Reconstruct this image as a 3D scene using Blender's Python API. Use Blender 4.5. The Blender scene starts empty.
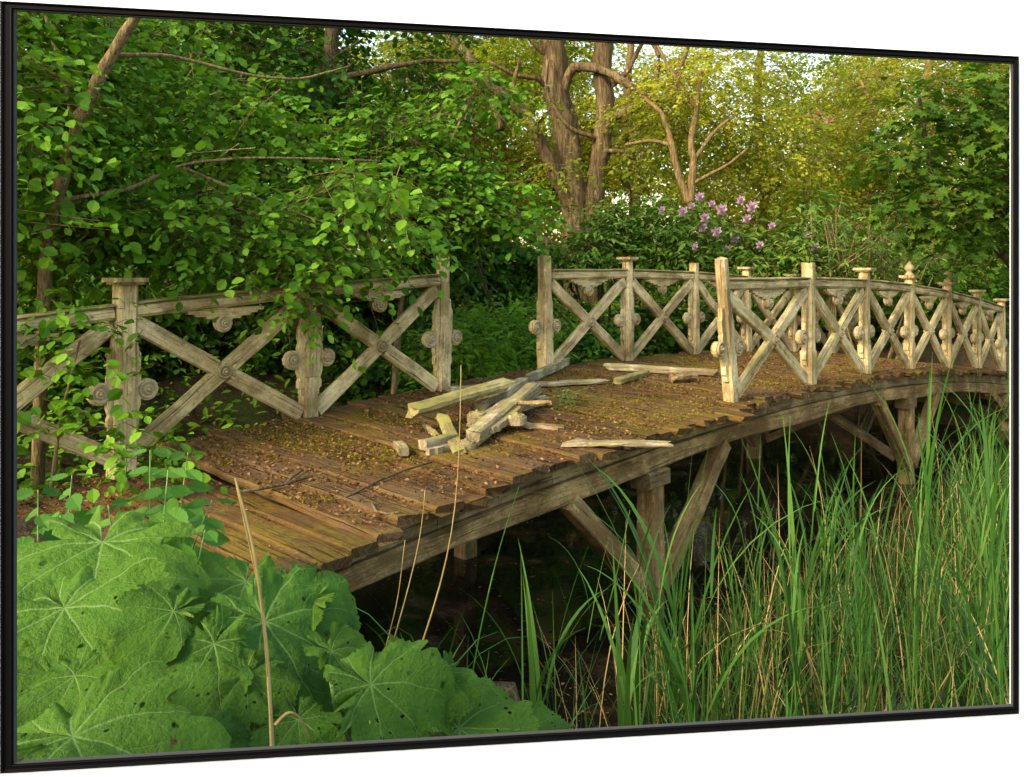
import bpy, math, random
import numpy as np
from mathutils import Vector

C = bpy.context.scene.collection
R = math.radians
F, HX, HY, EYE = 850.0, 512.0, 268.0, 2.45      # focal length in pixels, vanishing row, eye height above the water

# ------------------------------------------------------------------ camera, sky, sun, exposure
cam = bpy.data.cameras.new('camera')
camo = bpy.data.objects.new('camera', cam); C.objects.link(camo)
camo.location = (0, 0, EYE); camo.rotation_euler = (R(90), 0, 0)
cam.sensor_width = 36.0; cam.lens = 36.0 * F / 1024.0
cam.shift_y = -(388.5 - HY) / 1024.0
cam.clip_start = 0.05; cam.clip_end = 2000
bpy.context.scene.camera = camo

SUN_FROM = Vector((-0.62, -0.56, 0.55)).normalized()   # direction towards the veiled sun: behind the viewer's left shoulder
world = bpy.data.worlds.new('World'); bpy.context.scene.world = world; world.use_nodes = True
wn = world.node_tree; wn.nodes.clear()
sky = wn.nodes.new('ShaderNodeTexSky'); sky.sky_type = 'NISHITA'; sky.sun_disc = False
sky.sun_elevation = math.asin(SUN_FROM.z); sky.sun_rotation = math.atan2(SUN_FROM.x, SUN_FROM.y)
sky.air_density = 1.5; sky.dust_density = 2.4; sky.ozone_density = 0.2
bg = wn.nodes.new('ShaderNodeBackground'); bg.inputs[1].default_value = 0.15
wo = wn.nodes.new('ShaderNodeOutputWorld')
wn.links.new(sky.outputs[0], bg.inputs[0]); wn.links.new(bg.outputs[0], wo.inputs[0])
sun = bpy.data.lights.new('sun', 'SUN'); sun.energy = 1.5; sun.angle = R(16); sun.color = (1.0, 0.84, 0.56)
suno = bpy.data.objects.new('sun', sun); C.objects.link(suno)
suno.rotation_euler = (-SUN_FROM).to_track_quat('-Z', 'Y').to_euler()
vs = bpy.context.scene.view_settings
vs.view_transform = 'Standard'; vs.look = 'None'; vs.exposure = 1.76; vs.gamma = 1.0; vs.use_curve_mapping = False
bpy.context.scene.cycles.max_bounces = 7
bpy.context.scene.cycles.transparent_max_bounces = 8

# ------------------------------------------------------------------ helpers
def at(x, y, d):
    return np.array(((x - HX) / F * d, d, EYE - (y - HY) / F * d))

ORG = {}
def tag(o, label=None, cat=None, group=None, kind=None):
    if label: o['label'] = label
    if cat: o['category'] = cat
    if group: o['group'] = group
    if kind: o['kind'] = kind
    return o
def thing(name, label, cat, loc=(0, 0, 0), group=None):
    o = bpy.data.objects.new(name, None); C.objects.link(o)
    o.empty_display_size = 0.1
    o.location = tuple(float(v) for v in loc); ORG[o.name] = np.array(loc, float)
    return tag(o, label, cat, group)
def link(name, me, parent=None, org=None):
    o = bpy.data.objects.new(name, me); C.objects.link(o)
    if parent is not None:
        o.parent = parent; ORG[o.name] = ORG[parent.name]
    else:
        ORG[o.name] = np.zeros(3) if org is None else np.array(org, float)
        o.location = tuple(float(v) for v in ORG[o.name])
    return o
def norm(v):
    v = np.asarray(v, float); return v / (np.linalg.norm(v, axis=-1, keepdims=True) + 1e-9)

class MB:
    """collects beams, tubes, lathes and prisms; build() links them as one mesh"""
    def __init__(s): s.v, s.f, s.uv, s.m, s.sm = [], [], [], [], []
    def add(s, verts, faces, uvs=None, mat=0, smooth=False):
        b = len(s.v); s.v.extend([tuple(map(float, p)) for p in verts])
        for i, fc in enumerate(faces):
            s.f.append([b + k for k in fc]); s.m.append(mat); s.sm.append(smooth)
            s.uv.append(uvs[i] if uvs else [(verts[k][0], verts[k][2]) for k in fc])
    def loft(s, rings, us, vs_, mat=0, smooth=False, caps=True, closed=True):
        n = len(rings[0]); V = [p for r in rings for p in r]; Fc = []; U = []
        for i in range(len(rings) - 1):
            for j in range(n if closed else n - 1):
                k = (j + 1) % n
                Fc.append([i*n + j, i*n + k, (i+1)*n + k, (i+1)*n + j])
                U.append([(us[i], vs_[j]), (us[i], vs_[j+1]), (us[i+1], vs_[j+1]), (us[i+1], vs_[j])])
        if caps:
            a = list(range(n))[::-1]; b = [(len(rings)-1)*n + j for j in range(n)]
            Fc += [a, b]; U += [[(us[0] + .01*j, vs_[j]) for j in a], [(us[-1] + .01*j, vs_[j]) for j in range(n)]]
        s.add(V, Fc, U, mat, smooth)
    def beam(s, p0, p1, w, h, up=(0, 0, 1), ch=0.006, seg=4, jit=0.0, rng=None, mat=0, taper=1.0, sag=0.0, rag=0.0):
        """a chamfered timber; w across, h along `up`"""
        rng = rng or RNG
        p0 = np.array(p0, float); p1 = np.array(p1, float); ax = p1 - p0; L = np.linalg.norm(ax); ax = ax / L
        up = np.array(up, float); sd = norm(np.cross(ax, up)); up = norm(np.cross(sd, ax))
        a, b = w/2, h/2; c = min(ch, a*.8, b*.8)
        prof = [(a-c, -b), (a, -b+c), (a, b-c), (a-c, b), (-a+c, b), (-a, b-c), (-a, -b+c), (-a+c, -b)]
        per = [0]
        for j in range(8):
            q, r = prof[j], prof[(j+1) % 8]; per.append(per[-1] + math.hypot(q[0]-r[0], q[1]-r[1]))
        o = rng.random() * 40; o2 = rng.random() * 40; rings = []; us = []
        for i in range(seg + 1):
            t = i / seg; sc = 1 + (taper - 1) * t
            e = 0 if jit == 0 else jit
            dx, dz = rng.normal(0, e*.5+1e-9), rng.normal(0, e*.5+1e-9)
            rings.append([p0 + ax*(L*t) + sd*(q[0]*sc + dx + rng.normal(0, e*.4+1e-9)) + up*(q[1]*sc + dz - sag*4*t*(1-t) + rng.normal(0, e*.4+1e-9)) for q in prof])
            us.append(o + L*t)
        if rag:
            for k in (0, -1): rings[k] = [q + ax*rng.uniform(-1, 1)*rag for q in rings[k]]
        s.loft(rings, us, [o2 + q for q in per], mat)
    def tube(s, pts, rad, sides=7, mat=0, rough=0.0, rng=None):
        rng = rng or RNG; pts = np.array(pts, float); n = len(pts)
        tan = norm(np.gradient(pts, axis=0)); ref = np.array((0.31, 0.9, 0.2)) if abs(tan[0][2]) > .6 else np.array((0, 0, 1.0))
        rings = []; us = [0]; o = rng.random()*30
        for i in range(n):
            sd = norm(np.cross(tan[i], ref)); up = np.cross(sd, tan[i])
            rings.append([pts[i] + (sd*math.cos(q) + up*math.sin(q)) * rad[i] * (1 + rng.normal(0, rough+1e-9)) for q in [2*math.pi*j/sides for j in range(sides)]])
            if i: us.append(us[-1] + np.linalg.norm(pts[i]-pts[i-1]))
        rm = float(np.mean(rad))
        s.loft(rings, [o+u for u in us], [o + 2*math.pi*rm*j/sides for j in range(sides+1)], mat, True)
    def prism(s, outline, org, ex, ey, ez, th, mat=0, o=None, flat=False):
        """outline (x,y) extruded th along ez, centred"""
        o = RNG.random()*30 if o is None else o
        org = np.array(org, float); n = len(outline)
        A = [org + ex*x + ey*y + ez*(th/2) for x, y in outline]; B = [org + ex*x + ey*y - ez*(th/2) for x, y in outline]
        g_ = [((o+x, o+y) if flat else (o+y, o+x)) for x, y in outline]
        Fc = [list(range(n)), list(range(2*n-1, n-1, -1))]; U = [g_, g_[::-1]]
        for j in range(n):
            k = (j+1) % n; Fc.append([j, n+j, n+k, k]); U.append([(o+outline[j][1], o), (o+outline[j][1], o+th), (o+outline[k][1], o+th), (o+outline[k][1], o)])
        s.add(A + B, Fc, U, mat)
    def lathe(s, prof, org, ax, sides=16, mat=0):
        """prof = (radius, height along ax)"""
        org = np.array(org, float); ax = norm(ax); t = np.array((0, 0, 1.0)) if abs(ax[2]) < .9 else np.array((1.0, 0, 0))
        e1 = norm(np.cross(ax, t)); e2 = np.cross(ax, e1); o = RNG.random()*30
        rings = [[org + ax*h + (e1*math.cos(2*math.pi*j/sides) + e2*math.sin(2*math.pi*j/sides))*r for j in range(sides)] for r, h in prof]
        us = [o]
        for q, r in zip(prof, prof[1:]): us.append(us[-1] + math.hypot(q[0]-r[0], q[1]-r[1]))
        s.loft(rings, us, [o + .02*j for j in range(sides+1)], mat, len(prof) > 6)
    def build(s, name, mats, parent=None, org=None):
        if not isinstance(mats, (list, tuple)): mats = [mats]
        o_ = ORG[parent.name] if parent is not None else (np.zeros(3) if org is None else np.array(org, float))
        V = np.array(s.v) - o_
        me = bpy.data.meshes.new(name); me.from_pydata(V.tolist(), [], s.f)
        me.polygons.foreach_set('material_index', s.m); me.polygons.foreach_set('use_smooth', s.sm)
        uv = me.uv_layers.new(name='UVMap'); uv.data.foreach_set('uv', np.array([c for fc in s.uv for c in fc], np.float32).ravel())
        for m in mats: me.materials.append(m)
        me.update()
        return link(name, me, parent, org)

RNG = np.random.default_rng(7)

# ---- vectorised leaf meshes
T_ROUND = (np.array([(0,0,0),(0,.36,-.03),(0,.72,-.03),(0,1,-.10),(.27,.20,.05),(.40,.55,.06),(.22,.85,.0),(-.27,.20,.05),(-.40,.55,.06),(-.22,.85,.0)]),
           [(0,4,1),(1,4,5,2),(2,5,6,3),(0,1,7),(1,2,8,7),(2,3,9,8)])
T_LANCE = (np.array([(0,0,0),(0,.5,-.02),(0,1,-.12),(.17,.3,.04),(.15,.65,.03),(-.17,.3,.04),(-.15,.65,.03)]),
           [(0,3,1),(1,3,4),(1,4,2),(0,1,5),(1,6,5),(1,2,6)])
T_DIAM = (np.array([(0,0,0),(.34,.45,.05),(0,1,-.05),(-.34,.45,.05)]), [(0,1,2),(0,2,3)])
_mp = [(.0,.0),(.16,.04),(.52,-.02),(.40,.20),(.62,.42),(.34,.44),(.36,.70),(.17,.66),(0,1.0)]
_mv = [(0,.3,-.03)] + [(x,y,.05 if i % 2 else -.02) for i,(x,y) in enumerate(_mp)] + [(-x,y,.05 if i % 2 else -.02) for i,(x,y) in list(enumerate(_mp))[-2:0:-1]]
T_MAPLE = (np.array(_mv), [(0, 1+i, 1+(i+1) % 16) for i in range(16)])
_nt = [(0.0,0.0)]
for i_ in range(6):
    y_ = .08 + .14*i_; w_ = .29*math.sin(math.pi*min(1,(y_+.12)))**.8
    _nt += [(w_, y_), (w_*.90, y_+.07)]
_nt += [(0,1.0)]
_nv = [(x,y,.05 if x else -.0) for x,y in _nt] + [(-x,y,.05) for x,y in _nt[-2:0:-1]] + [(0,.35,-.03),(0,.7,-.04)]
def _fan():
    n = len(_nt) - 1; N2 = 2*n; f = []
    for i in range(N2):
        a, b = i, (i+1) % N2; my = (_nv[a][1]+_nv[b][1])/2
        f.append((a, b, N2 if my < .52 else N2+1))
        if (my < .52) != ((_nv[b][1]+_nv[(i+2) % N2][1])/2 < .52): f.append((b, N2+1, N2) if my < .52 else (b, N2, N2+1))
    return f
T_NETTLE = (np.array(_nv), _fan())

def leafmesh(name, P, D, Nn, S, tpl, mats, parent=None, rnd=None, twigs=None, rng=RNG, kind=None, org=None):
    T, faces = tpl; N = len(P); k = len(T)
    D = norm(D); sd = norm(np.cross(D, Nn)); up = np.cross(sd, D)
    W = P[:,None,:] + S[:,None,None]*(T[None,:,0,None]*sd[:,None,:] + T[None,:,1,None]*D[:,None,:] + T[None,:,2,None]*up[:,None,:])
    V = W.reshape(-1, 3)
    lt = np.array([len(f) for f in faces]); flat = np.array([i for f in faces for i in f])
    loops = (np.arange(N)[:,None]*k + flat[None,:]).ravel(); tot = np.tile(lt, N)
    rnd = rng.random(N) if rnd is None else rnd
    fr = np.repeat(rnd, len(faces)); mi = np.zeros(len(tot), np.int32)
    if twigs is not None:
        A, B, rad = twigs; M = len(A); t = norm(B - A); q = norm(np.cross(t, np.array((.3,.2,1.0)))); r2 = np.cross(t, q); ring = []
        for E, sc in ((A, 1.0), (B, .4)):
            for j in range(3):
                an = 2*math.pi*j/3; ring.append(E + (q*math.cos(an) + r2*math.sin(an))*(rad*sc)[:,None])
        TV = np.stack(ring, 1).reshape(-1, 3); b = len(V)
        tf = np.array([(0,1,4,3),(1,2,5,4),(2,0,3,5)]).ravel()
        loops = np.concatenate([loops, (b + np.arange(M)[:,None]*6 + tf[None,:]).ravel()])
        tot = np.concatenate([tot, np.full(M*3, 4)]); mi = np.concatenate([mi, np.ones(M*3, np.int32)])
        fr = np.concatenate([fr, np.repeat(rng.random(M), 3)]); V = np.concatenate([V, TV])
    o_ = ORG[parent.name] if parent is not None else (np.zeros(3) if org is None else np.array(org, float))
    return rawmesh(name, V - o_, loops, tot, mats, fr, mi, parent, kind, org)
def rawmesh(name, V, loops, tot, mats, fr=None, mi=None, parent=None, kind=None, org=None, smooth=False):
    me = bpy.data.meshes.new(name); me.vertices.add(len(V)); me.vertices.foreach_set('co', np.asarray(V, np.float32).ravel())
    me.loops.add(len(loops)); me.loops.foreach_set('vertex_index', np.asarray(loops, np.int32))
    me.polygons.add(len(tot)); me.polygons.foreach_set('loop_start', np.concatenate([[0], np.cumsum(tot)[:-1]]).astype(np.int32))
    me.polygons.foreach_set('loop_total', np.asarray(tot, np.int32))
    if mi is not None: me.polygons.foreach_set('material_index', np.asarray(mi, np.int32))
    me.polygons.foreach_set('use_smooth', np.full(len(tot), smooth))
    if fr is not None:
        at_ = me.attributes.new('rnd', 'FLOAT', 'FACE'); at_.data.foreach_set('value', np.asarray(fr, np.float32))
    for m in (mats if isinstance(mats, (list, tuple)) else [mats]): me.materials.append(m)
    me.update(calc_edges=True); me.validate()
    o = link(name, me, parent, org)
    if kind: o['kind'] = kind
    return o

def field(P, sc, ph):
    """smooth pseudo-noise in -1..1"""
    x, y, z = (P*sc).T
    return (np.sin(x*1.7+ph+1.3*np.sin(y*1.1+ph)) + np.sin(y*2.1-ph*1.7+1.1*np.sin(z*1.4)) + np.sin(z*1.9+ph*.6+1.2*np.sin(x*.9+2)))/3
def sprays(rng, blobs, n, k, L, size, flat=.45, droop=.3, shell=.35, gap=-.15, clump=1.3, out=.8, tilt=.42, lit=None):
    """leaf sprays filling ellipsoids: returns leaf arrays and twigs"""
    B = np.array(blobs, float); vol = B[:,3]*B[:,4]*B[:,5]; vol = vol**.8
    i = rng.choice(len(B), n, p=vol/vol.sum()); c = B[i,:3]; r3 = B[i,3:6]
    u = norm(rng.normal(size=(n,3))); r = (shell**3 + (1-shell**3)*rng.random(n))**(1/3)
    O = c + u*r3*r[:,None]
    keep = field(O, clump, rng.random()*9) > gap; O = O[keep]; u = u[keep]; n = len(O)
    d = norm(u*out + rng.normal(size=(n,3))*.6); d[:,2] = d[:,2]*flat - droop*rng.random(n); d = norm(d)
    Ls = L*(.6 + .8*rng.random(n)); side = norm(np.cross(d, (0,0,1.0)))
    Ps, Ds, Ns, Ss = [], [], [], []
    base = rng.random(n)
    for j in range(k):
        f = (j + .6)/k
        p = O + d*(Ls*f)[:,None]; p[:,2] -= .22*Ls*f*f
        sg = 1.0 if j % 2 else -1.0
        ld = norm(d*.55 + side*sg*(.9 if j < k-1 else .1) + rng.normal(size=(n,3))*.28); ld[:,2] -= .25 + .25*rng.random(n)
        nn = norm(np.array((0,0,1.0)) + rng.normal(size=(n,3))*tilt + u*.25)
        Ps.append(p); Ds.append(norm(ld)); Ns.append(nn); Ss.append(size*(.42+1.0*rng.random(n)**1.3)*(1-.25*f))
    E = O + d*Ls[:,None]; E[:,2] -= .22*Ls
    h = max(1, n//2)
    rn = np.clip(np.tile(base, k)*.6 + rng.random(n*k)*.4, 0, 1)
    return np.concatenate(Ps), np.concatenate(Ds), np.concatenate(Ns), np.concatenate(Ss), rn, (O[:h] - d[:h]*(Ls[:h]*.5)[:,None], E[:h], np.full(h, .0035*L/.4))

# ------------------------------------------------------------------ materials
class NT:
    def __init__(s, name):
        s.m = bpy.data.materials.new(name); s.m.use_nodes = True; s.t = s.m.node_tree; s.t.nodes.clear()
        s.out = s.n('OutputMaterial')
    def n(s, typ, **kw):
        nd = s.t.nodes.new('ShaderNode' + typ)
        for k, v in kw.items(): setattr(nd, k, v)
        return nd
    def l(s, a, b): s.t.links.new(a, b)
    def put(s, sock, v):
        if isinstance(v, bpy.types.NodeSocket): s.l(v, sock)
        elif isinstance(v, tuple) and len(v) == 3 and sock.type == 'RGBA': sock.default_value = (*v, 1)
        else: sock.default_value = v
    def math(s, op, a, b=0.0, c=0.0, clamp=False):
        nd = s.n('Math', operation=op, use_clamp=clamp)
        for i, v in enumerate((a, b, c)): s.put(nd.inputs[i], v)
        return nd.outputs[0]
    def uv(s): return s.n('UVMap').outputs[0]
    def pos(s): return s.n('NewGeometry').outputs['Position']
    def nz(s):
        x = s.n('SeparateXYZ'); s.l(s.n('NewGeometry').outputs['Normal'], x.inputs[0]); return x.outputs[2]
    def map(s, v, sc):
        nd = s.n('Mapping'); s.l(v, nd.inputs[0]); nd.inputs['Scale'].default_value = sc; return nd.outputs[0]
    def noise(s, v, sc, det=5, rough=.6, dist=0.0):
        nd = s.n('TexNoise'); s.l(v, nd.inputs['Vector']); nd.inputs['Scale'].default_value = sc; nd.inputs['Detail'].default_value = det
        nd.inputs['Roughness'].default_value = rough; nd.inputs['Distortion'].default_value = dist; return nd.outputs[0]
    def vor(s, v, sc, feat='F1'):
        nd = s.n('TexVoronoi', feature=feat); s.l(v, nd.inputs['Vector']); nd.inputs['Scale'].default_value = sc; return nd
    def ramp(s, f, stops, interp='LINEAR'):
        nd = s.n('ValToRGB'); cr = nd.color_ramp; cr.interpolation = interp
        while len(cr.elements) < len(stops): cr.elements.new(.5)
        for e, (p, c) in zip(cr.elements, stops):
            e.position = p; e.color = (*c, 1) if isinstance(c, tuple) else (c, c, c, 1)
        s.l(f, nd.inputs[0]); return nd.outputs[0]
    def mix(s, f, a, b, mode='MIX'):
        nd = s.n('MixRGB', blend_type=mode); s.put(nd.inputs[0], f); s.put(nd.inputs[1], a); s.put(nd.inputs[2], b); return nd.outputs[0]
    def bump(s, h, st=.4, dist=.01):
        nd = s.n('Bump'); s.l(h, nd.inputs['Height']); nd.inputs['Strength'].default_value = st; nd.inputs['Distance'].default_value = dist; return nd.outputs[0]
    def pbr(s, col, rough=.7, nrm=None, spec=.3, metal=0.0, coat=0.0):
        nd = s.n('BsdfPrincipled'); s.put(nd.inputs['Base Color'], col); s.put(nd.inputs['Roughness'], rough)
        nd.inputs['Specular IOR Level'].default_value = spec; nd.inputs['Metallic'].default_value = metal; nd.inputs['Coat Weight'].default_value = coat
        if nrm is not None: s.l(nrm, nd.inputs['Normal'])
        return nd.outputs[0]
    def end(s, sh): s.l(sh, s.out.inputs[0]); return s.m

def leaf_mat(name, cols, trans=.35, rough=.45, spec=.35, tcol=1.35):
    t = NT(name); a = t.n('Attribute', attribute_name='rnd')
    n = len(cols); col = t.ramp(a.outputs['Fac'], [(i/(n-1), c) for i, c in enumerate(cols)])
    nz = t.noise(t.pos(), .8, 2)
    col = t.mix(t.math('MULTIPLY', nz, .5), col, t.mix(1.0, col, (.75, .95, .6), 'MULTIPLY'))
    p = t.pbr(col, min(.8, rough + .15), None, spec*.35)
    tr = t.n('BsdfTranslucent'); t.l(t.mix(1.0, col, (tcol*1.05, tcol, tcol*.5), 'MULTIPLY'), tr.inputs[0])
    mx = t.n('MixShader'); mx.inputs[0].default_value = trans; t.l(p, mx.inputs[1]); t.l(tr.outputs[0], mx.inputs[2])
    return t.end(mx.outputs[0])

def wood_mat(name, light, mid, dark, algae=(.22,.21,.05), alg=.5, wear=.5, grain=1.0, bump=.5, soft=1.0):
    t = NT(name); uv = t.uv(); P = t.pos()
    g = t.noise(t.map(uv, (3.0, 70, 1)), 1.0, 6, .65, .4)
    g2 = t.noise(t.map(uv, (.9, 16, 1)), 1.0, 4, .6, .8)
    patch = t.noise(P, 4.2, 6, .62); fine = t.noise(P, 42, 4, .7)
    crack = t.ramp(t.noise(t.map(uv, (1.8, 60, 1)), 1.0, 3, .55, 1.2), [(.33, 0.0), (.40, 1.0)])
    base = t.mix(t.ramp(g, [(.34, 0.0), (.66, 1.0)]), mid, light)
    worn = t.ramp(t.math('ADD', t.math('MULTIPLY', patch, .75), t.math('MULTIPLY', g2, .45)), [(wear, 0.0), (wear+.09, 1.0)])
    base = t.mix(t.math('MULTIPLY', worn, .85*grain), base, t.mix(g, dark, mid))
    base = t.mix(t.math('MULTIPLY', t.ramp(fine, [(.54, 0.0), (.70, 1.0)]), .6), base, dark)
    flake = t.ramp(t.noise(t.map(uv, (14, 40, 1)), 1.0, 6, .75, .6), [(.56, 0.0), (.61, 1.0)])
    base = t.mix(t.math('MULTIPLY', t.math('MULTIPLY', flake, t.ramp(patch, [(.45, 1.0), (.62, 0.1)])), .8), base, tuple(min(1, c*1.22) for c in light))
    lich = t.math('MULTIPLY', t.ramp(t.noise(P, 16, 6, .7), [(.57, 0.0), (.66, 1.0)]), t.ramp(t.noise(P, 1.3, 3), [(.45, 0.0), (.6, 1.0)]))
    base = t.mix(t.math('MULTIPLY', lich, .65*alg/.4), base, algae)
    base = t.mix(t.math('MULTIPLY', t.math('SUBTRACT', 1.0, crack), .8*soft), base, tuple(c*.45 for c in dark))
    big = t.ramp(t.noise(P, 1.7, 3, .6), [(.36, 0.0), (.64, 1.0)])
    base = t.mix(1.0, base, t.mix(big, (.60,.56,.50), (1.12,1.12,1.12)), 'MULTIPLY')
    up = t.math('MULTIPLY', t.ramp(t.nz(), [(.25, .25), (.8, 1.0)]), t.ramp(t.noise(P, 7.0, 5, .65), [(.42, 0.0), (.62, 1.0)]))
    base = t.mix(t.math('MULTIPLY', up, alg), base, algae)
    h = t.math('ADD', t.math('MULTIPLY', g, .6*soft), t.math('ADD', t.math('MULTIPLY', crack, .7*soft), t.math('MULTIPLY', fine, .35)))
    return t.end(t.pbr(base, .82, t.bump(h, bump, .006), .06))

M = {}
M['rail'] = wood_mat('weathered_painted_wood', (.74,.585,.315), (.48,.36,.175), (.125,.075,.027), (.28,.26,.06), alg=.6, wear=.585)
M['turned'] = wood_mat('turned_painted_wood', (.50,.41,.25), (.40,.31,.17), (.15,.10,.045), alg=.40, wear=.62, soft=.15)
M['rail_old'] = wood_mat('bare_grey_wood', (.66,.53,.30), (.43,.325,.165), (.12,.072,.027), (.27,.25,.06), alg=.6, wear=.545)
M['debris'] = wood_mat('dirty_broken_wood', (.56,.49,.35), (.33,.265,.155), (.085,.055,.025), (.24,.22,.05), .75, .50)
M['green_wood'] = wood_mat('algae_covered_wood', (.40,.345,.16), (.27,.225,.09), (.12,.085,.03), (.27,.25,.06), .8, .55)
M['beam'] = wood_mat('brown_beam_wood', (.36,.26,.14), (.22,.15,.072), (.08,.05,.024), (.16,.14,.03), .4, .54)
M['pale_beam'] = wood_mat('pale_split_wood', (.44,.29,.125), (.27,.165,.067), (.08,.046,.018), (.15,.12,.03), .45, .52)

def deck_mat():
    t = NT('mossy_deck_wood'); uv = t.uv(); P = t.pos()
    g = t.noise(t.map(uv, (2.4, 55, 1)), 1.0, 6, .65, .5)
    per = t.noise(t.map(uv, (.02, 1.2, 1)), 1.0, 1)
    base = t.mix(t.ramp(g, [(.33, 0.0), (.68, 1.0)]), (.040,.027,.013), (.175,.120,.062))
    base = t.mix(t.ramp(per, [(.40, 0.0), (.60, .7)]), base, (.165,.115,.065))
    base = t.mix(t.ramp(t.noise(t.map(uv, (.03, 1.7, 1)), 1.0, 1), [(.50, 0.0), (.62, .6)]), base, (.040,.027,.015))
    dirt = t.ramp(t.noise(P, 1.7, 6, .65), [(.36, 0.0), (.54, 1.0)])
    base = t.mix(t.math('MULTIPLY', dirt, .8), base, t.mix(t.noise(P, 60, 3, .7), (.045,.026,.010), (.20,.118,.046)))
    mn = t.math('ADD', t.math('MULTIPLY', t.noise(P, 1.35, 7, .68), .8), t.math('MULTIPLY', t.noise(P, 9, 5, .7), .28))
    moss = t.math('MULTIPLY', t.ramp(mn, [(.505, 0.0), (.60, 1.0)]), t.ramp(t.nz(), [(.4, .15), (.8, 1.0)]))
    mc = t.mix(t.noise(P, 35, 4, .7), (.075,.058,.007), (.29,.225,.026))
    base = t.mix(t.math('MULTIPLY', moss, .62), base, mc)
    crk = t.ramp(t.noise(t.map(uv, (1.1, 42, 1)), 1.0, 5, .6, 1.5), [(.36, 1.0), (.44, 0.0)])
    base = t.mix(t.math('MULTIPLY', crk, .8), base, (.018,.011,.006))
    big = t.ramp(t.noise(P, .9, 5, .6), [(.38, .55), (.62, 1.0)])
    base = t.mix(1.0, base, t.mix(big, (.78,.70,.60), (1.22,1.12,1.0)), 'MULTIPLY')
    fl = t.vor(P, 55); flm = t.ramp(fl.outputs['Distance'], [(.10, 1.0), (.2, 0.0)])
    sep = t.n('SeparateColor'); t.l(fl.outputs['Color'], sep.inputs[0])
    flm = t.math('MULTIPLY', flm, t.math('GREATER_THAN', sep.outputs[0], .72))
    base = t.mix(t.math('MULTIPLY', flm, .7), base, (.27,.16,.085))
    h = t.math('ADD', t.math('MULTIPLY', g, .5), t.math('ADD', t.math('MULTIPLY', t.noise(P, 38, 6, .8), 1.2), t.math('SUBTRACT', t.math('MULTIPLY', moss, .7), t.math('MULTIPLY', crk, .9))))
    return t.end(t.pbr(base, .95, t.bump(h, 1.0, .018), .08))
M['deck'] = deck_mat()

def bark_mat(name, a, b, c, sc=1.0):
    t = NT(name); P = t.pos()
    g = t.noise(t.map(P, (11*sc, 11*sc, 2.2*sc)), 1.0, 8, .75, .8); q = t.noise(P, 1.6*sc, 4)
    col = t.mix(q, t.mix(t.ramp(g, [(.42, 0.0), (.60, 1.0)]), a, b), c)
    fu = t.ramp(t.noise(t.map(P, (22*sc, 22*sc, 2.4*sc)), 1.0, 5, .65, .7), [(.36, .35), (.52, 1.0)])
    col = t.mix(fu, tuple(k*.5 for k in a), col)
    col = t.mix(t.math('MULTIPLY', t.ramp(t.noise(P, 2.6*sc, 5, .7), [(.52, 0.0), (.66, 1.0)]), .5), col, (.10,.115,.035))
    return t.end(t.pbr(col, .95, t.bump(t.math('ADD', g, fu), 1.0, .022/sc), .1))
M['bark'] = bark_mat('oak_bark', (.065,.043,.022), (.29,.20,.105), (.15,.10,.05))
M['bark_dark'] = bark_mat('dark_bark', (.04,.028,.016), (.17,.12,.07), (.10,.075,.04), 3)
M['bark_tan'] = bark_mat('tan_bark', (.10,.065,.035), (.34,.245,.13), (.20,.15,.06), 3)
M['bark_gold'] = bark_mat('golden_bark', (.09,.055,.022), (.34,.23,.095), (.22,.145,.06), 2)

G = lambda *c: [tuple(q) for q in c]
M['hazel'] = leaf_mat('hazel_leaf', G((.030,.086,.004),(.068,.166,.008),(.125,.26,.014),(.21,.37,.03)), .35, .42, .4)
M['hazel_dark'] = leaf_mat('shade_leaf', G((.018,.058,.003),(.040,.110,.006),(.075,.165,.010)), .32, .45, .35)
M['oak'] = leaf_mat('oak_leaf', G((.075,.12,.009),(.16,.21,.015),(.28,.32,.028),(.46,.46,.08)), .58, .5, .25)
M['gold'] = leaf_mat('yellow_green_leaf', G((.15,.17,.012),(.30,.31,.022),(.47,.45,.04),(.64,.57,.10)), .6, .5, .25)  # yellow-green leaf, brightened so its colour carries the golden sunlight
M['maple'] = leaf_mat('maple_leaf', G((.028,.070,.005),(.055,.115,.009),(.10,.175,.014)), .35, .4, .35)
M['rhodo'] = leaf_mat('leathery_leaf', G((.028,.068,.006),(.060,.130,.010),(.115,.205,.018),(.26,.29,.06)), .2, .35, .5)
M['cover'] = leaf_mat('herb_leaf', G((.06,.14,.008),(.11,.23,.012),(.16,.31,.02),(.21,.37,.03)), .35, .5, .3)
M['nettle'] = leaf_mat('nettle_leaf', G((.025,.085,.010),(.048,.135,.016),(.085,.20,.026)), .35, .45, .35)
M['reed'] = leaf_mat('reed_blade', G((.014,.044,.007),(.030,.086,.014),(.060,.148,.024),(.130,.225,.04)), .3, .42, .4)
M['sedge'] = leaf_mat('sedge_blade', G((.013,.044,.005),(.028,.084,.012),(.062,.135,.020),(.22,.17,.06)), .28, .5, .3)
M['straw'] = leaf_mat('dry_stem', G((.22,.135,.05),(.36,.24,.09),(.48,.35,.16)), .1, .6, .3, 1.0)
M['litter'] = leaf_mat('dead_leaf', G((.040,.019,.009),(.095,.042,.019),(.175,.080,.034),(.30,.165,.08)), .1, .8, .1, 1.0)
M['moss'] = leaf_mat('cushion_moss', G((.065,.052,.006),(.13,.105,.010),(.21,.17,.015),(.31,.25,.024)), .2, .9, .05, 1.0)
M['flower'] = leaf_mat('lilac_petal', G((.38,.19,.34),(.52,.30,.46),(.62,.43,.56)), .3, .5, .2, 1.0)
M['pinkflower'] = leaf_mat('pink_petal', G((.40,.22,.15),(.50,.30,.20)), .3, .5, .2, 1.0)

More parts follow.
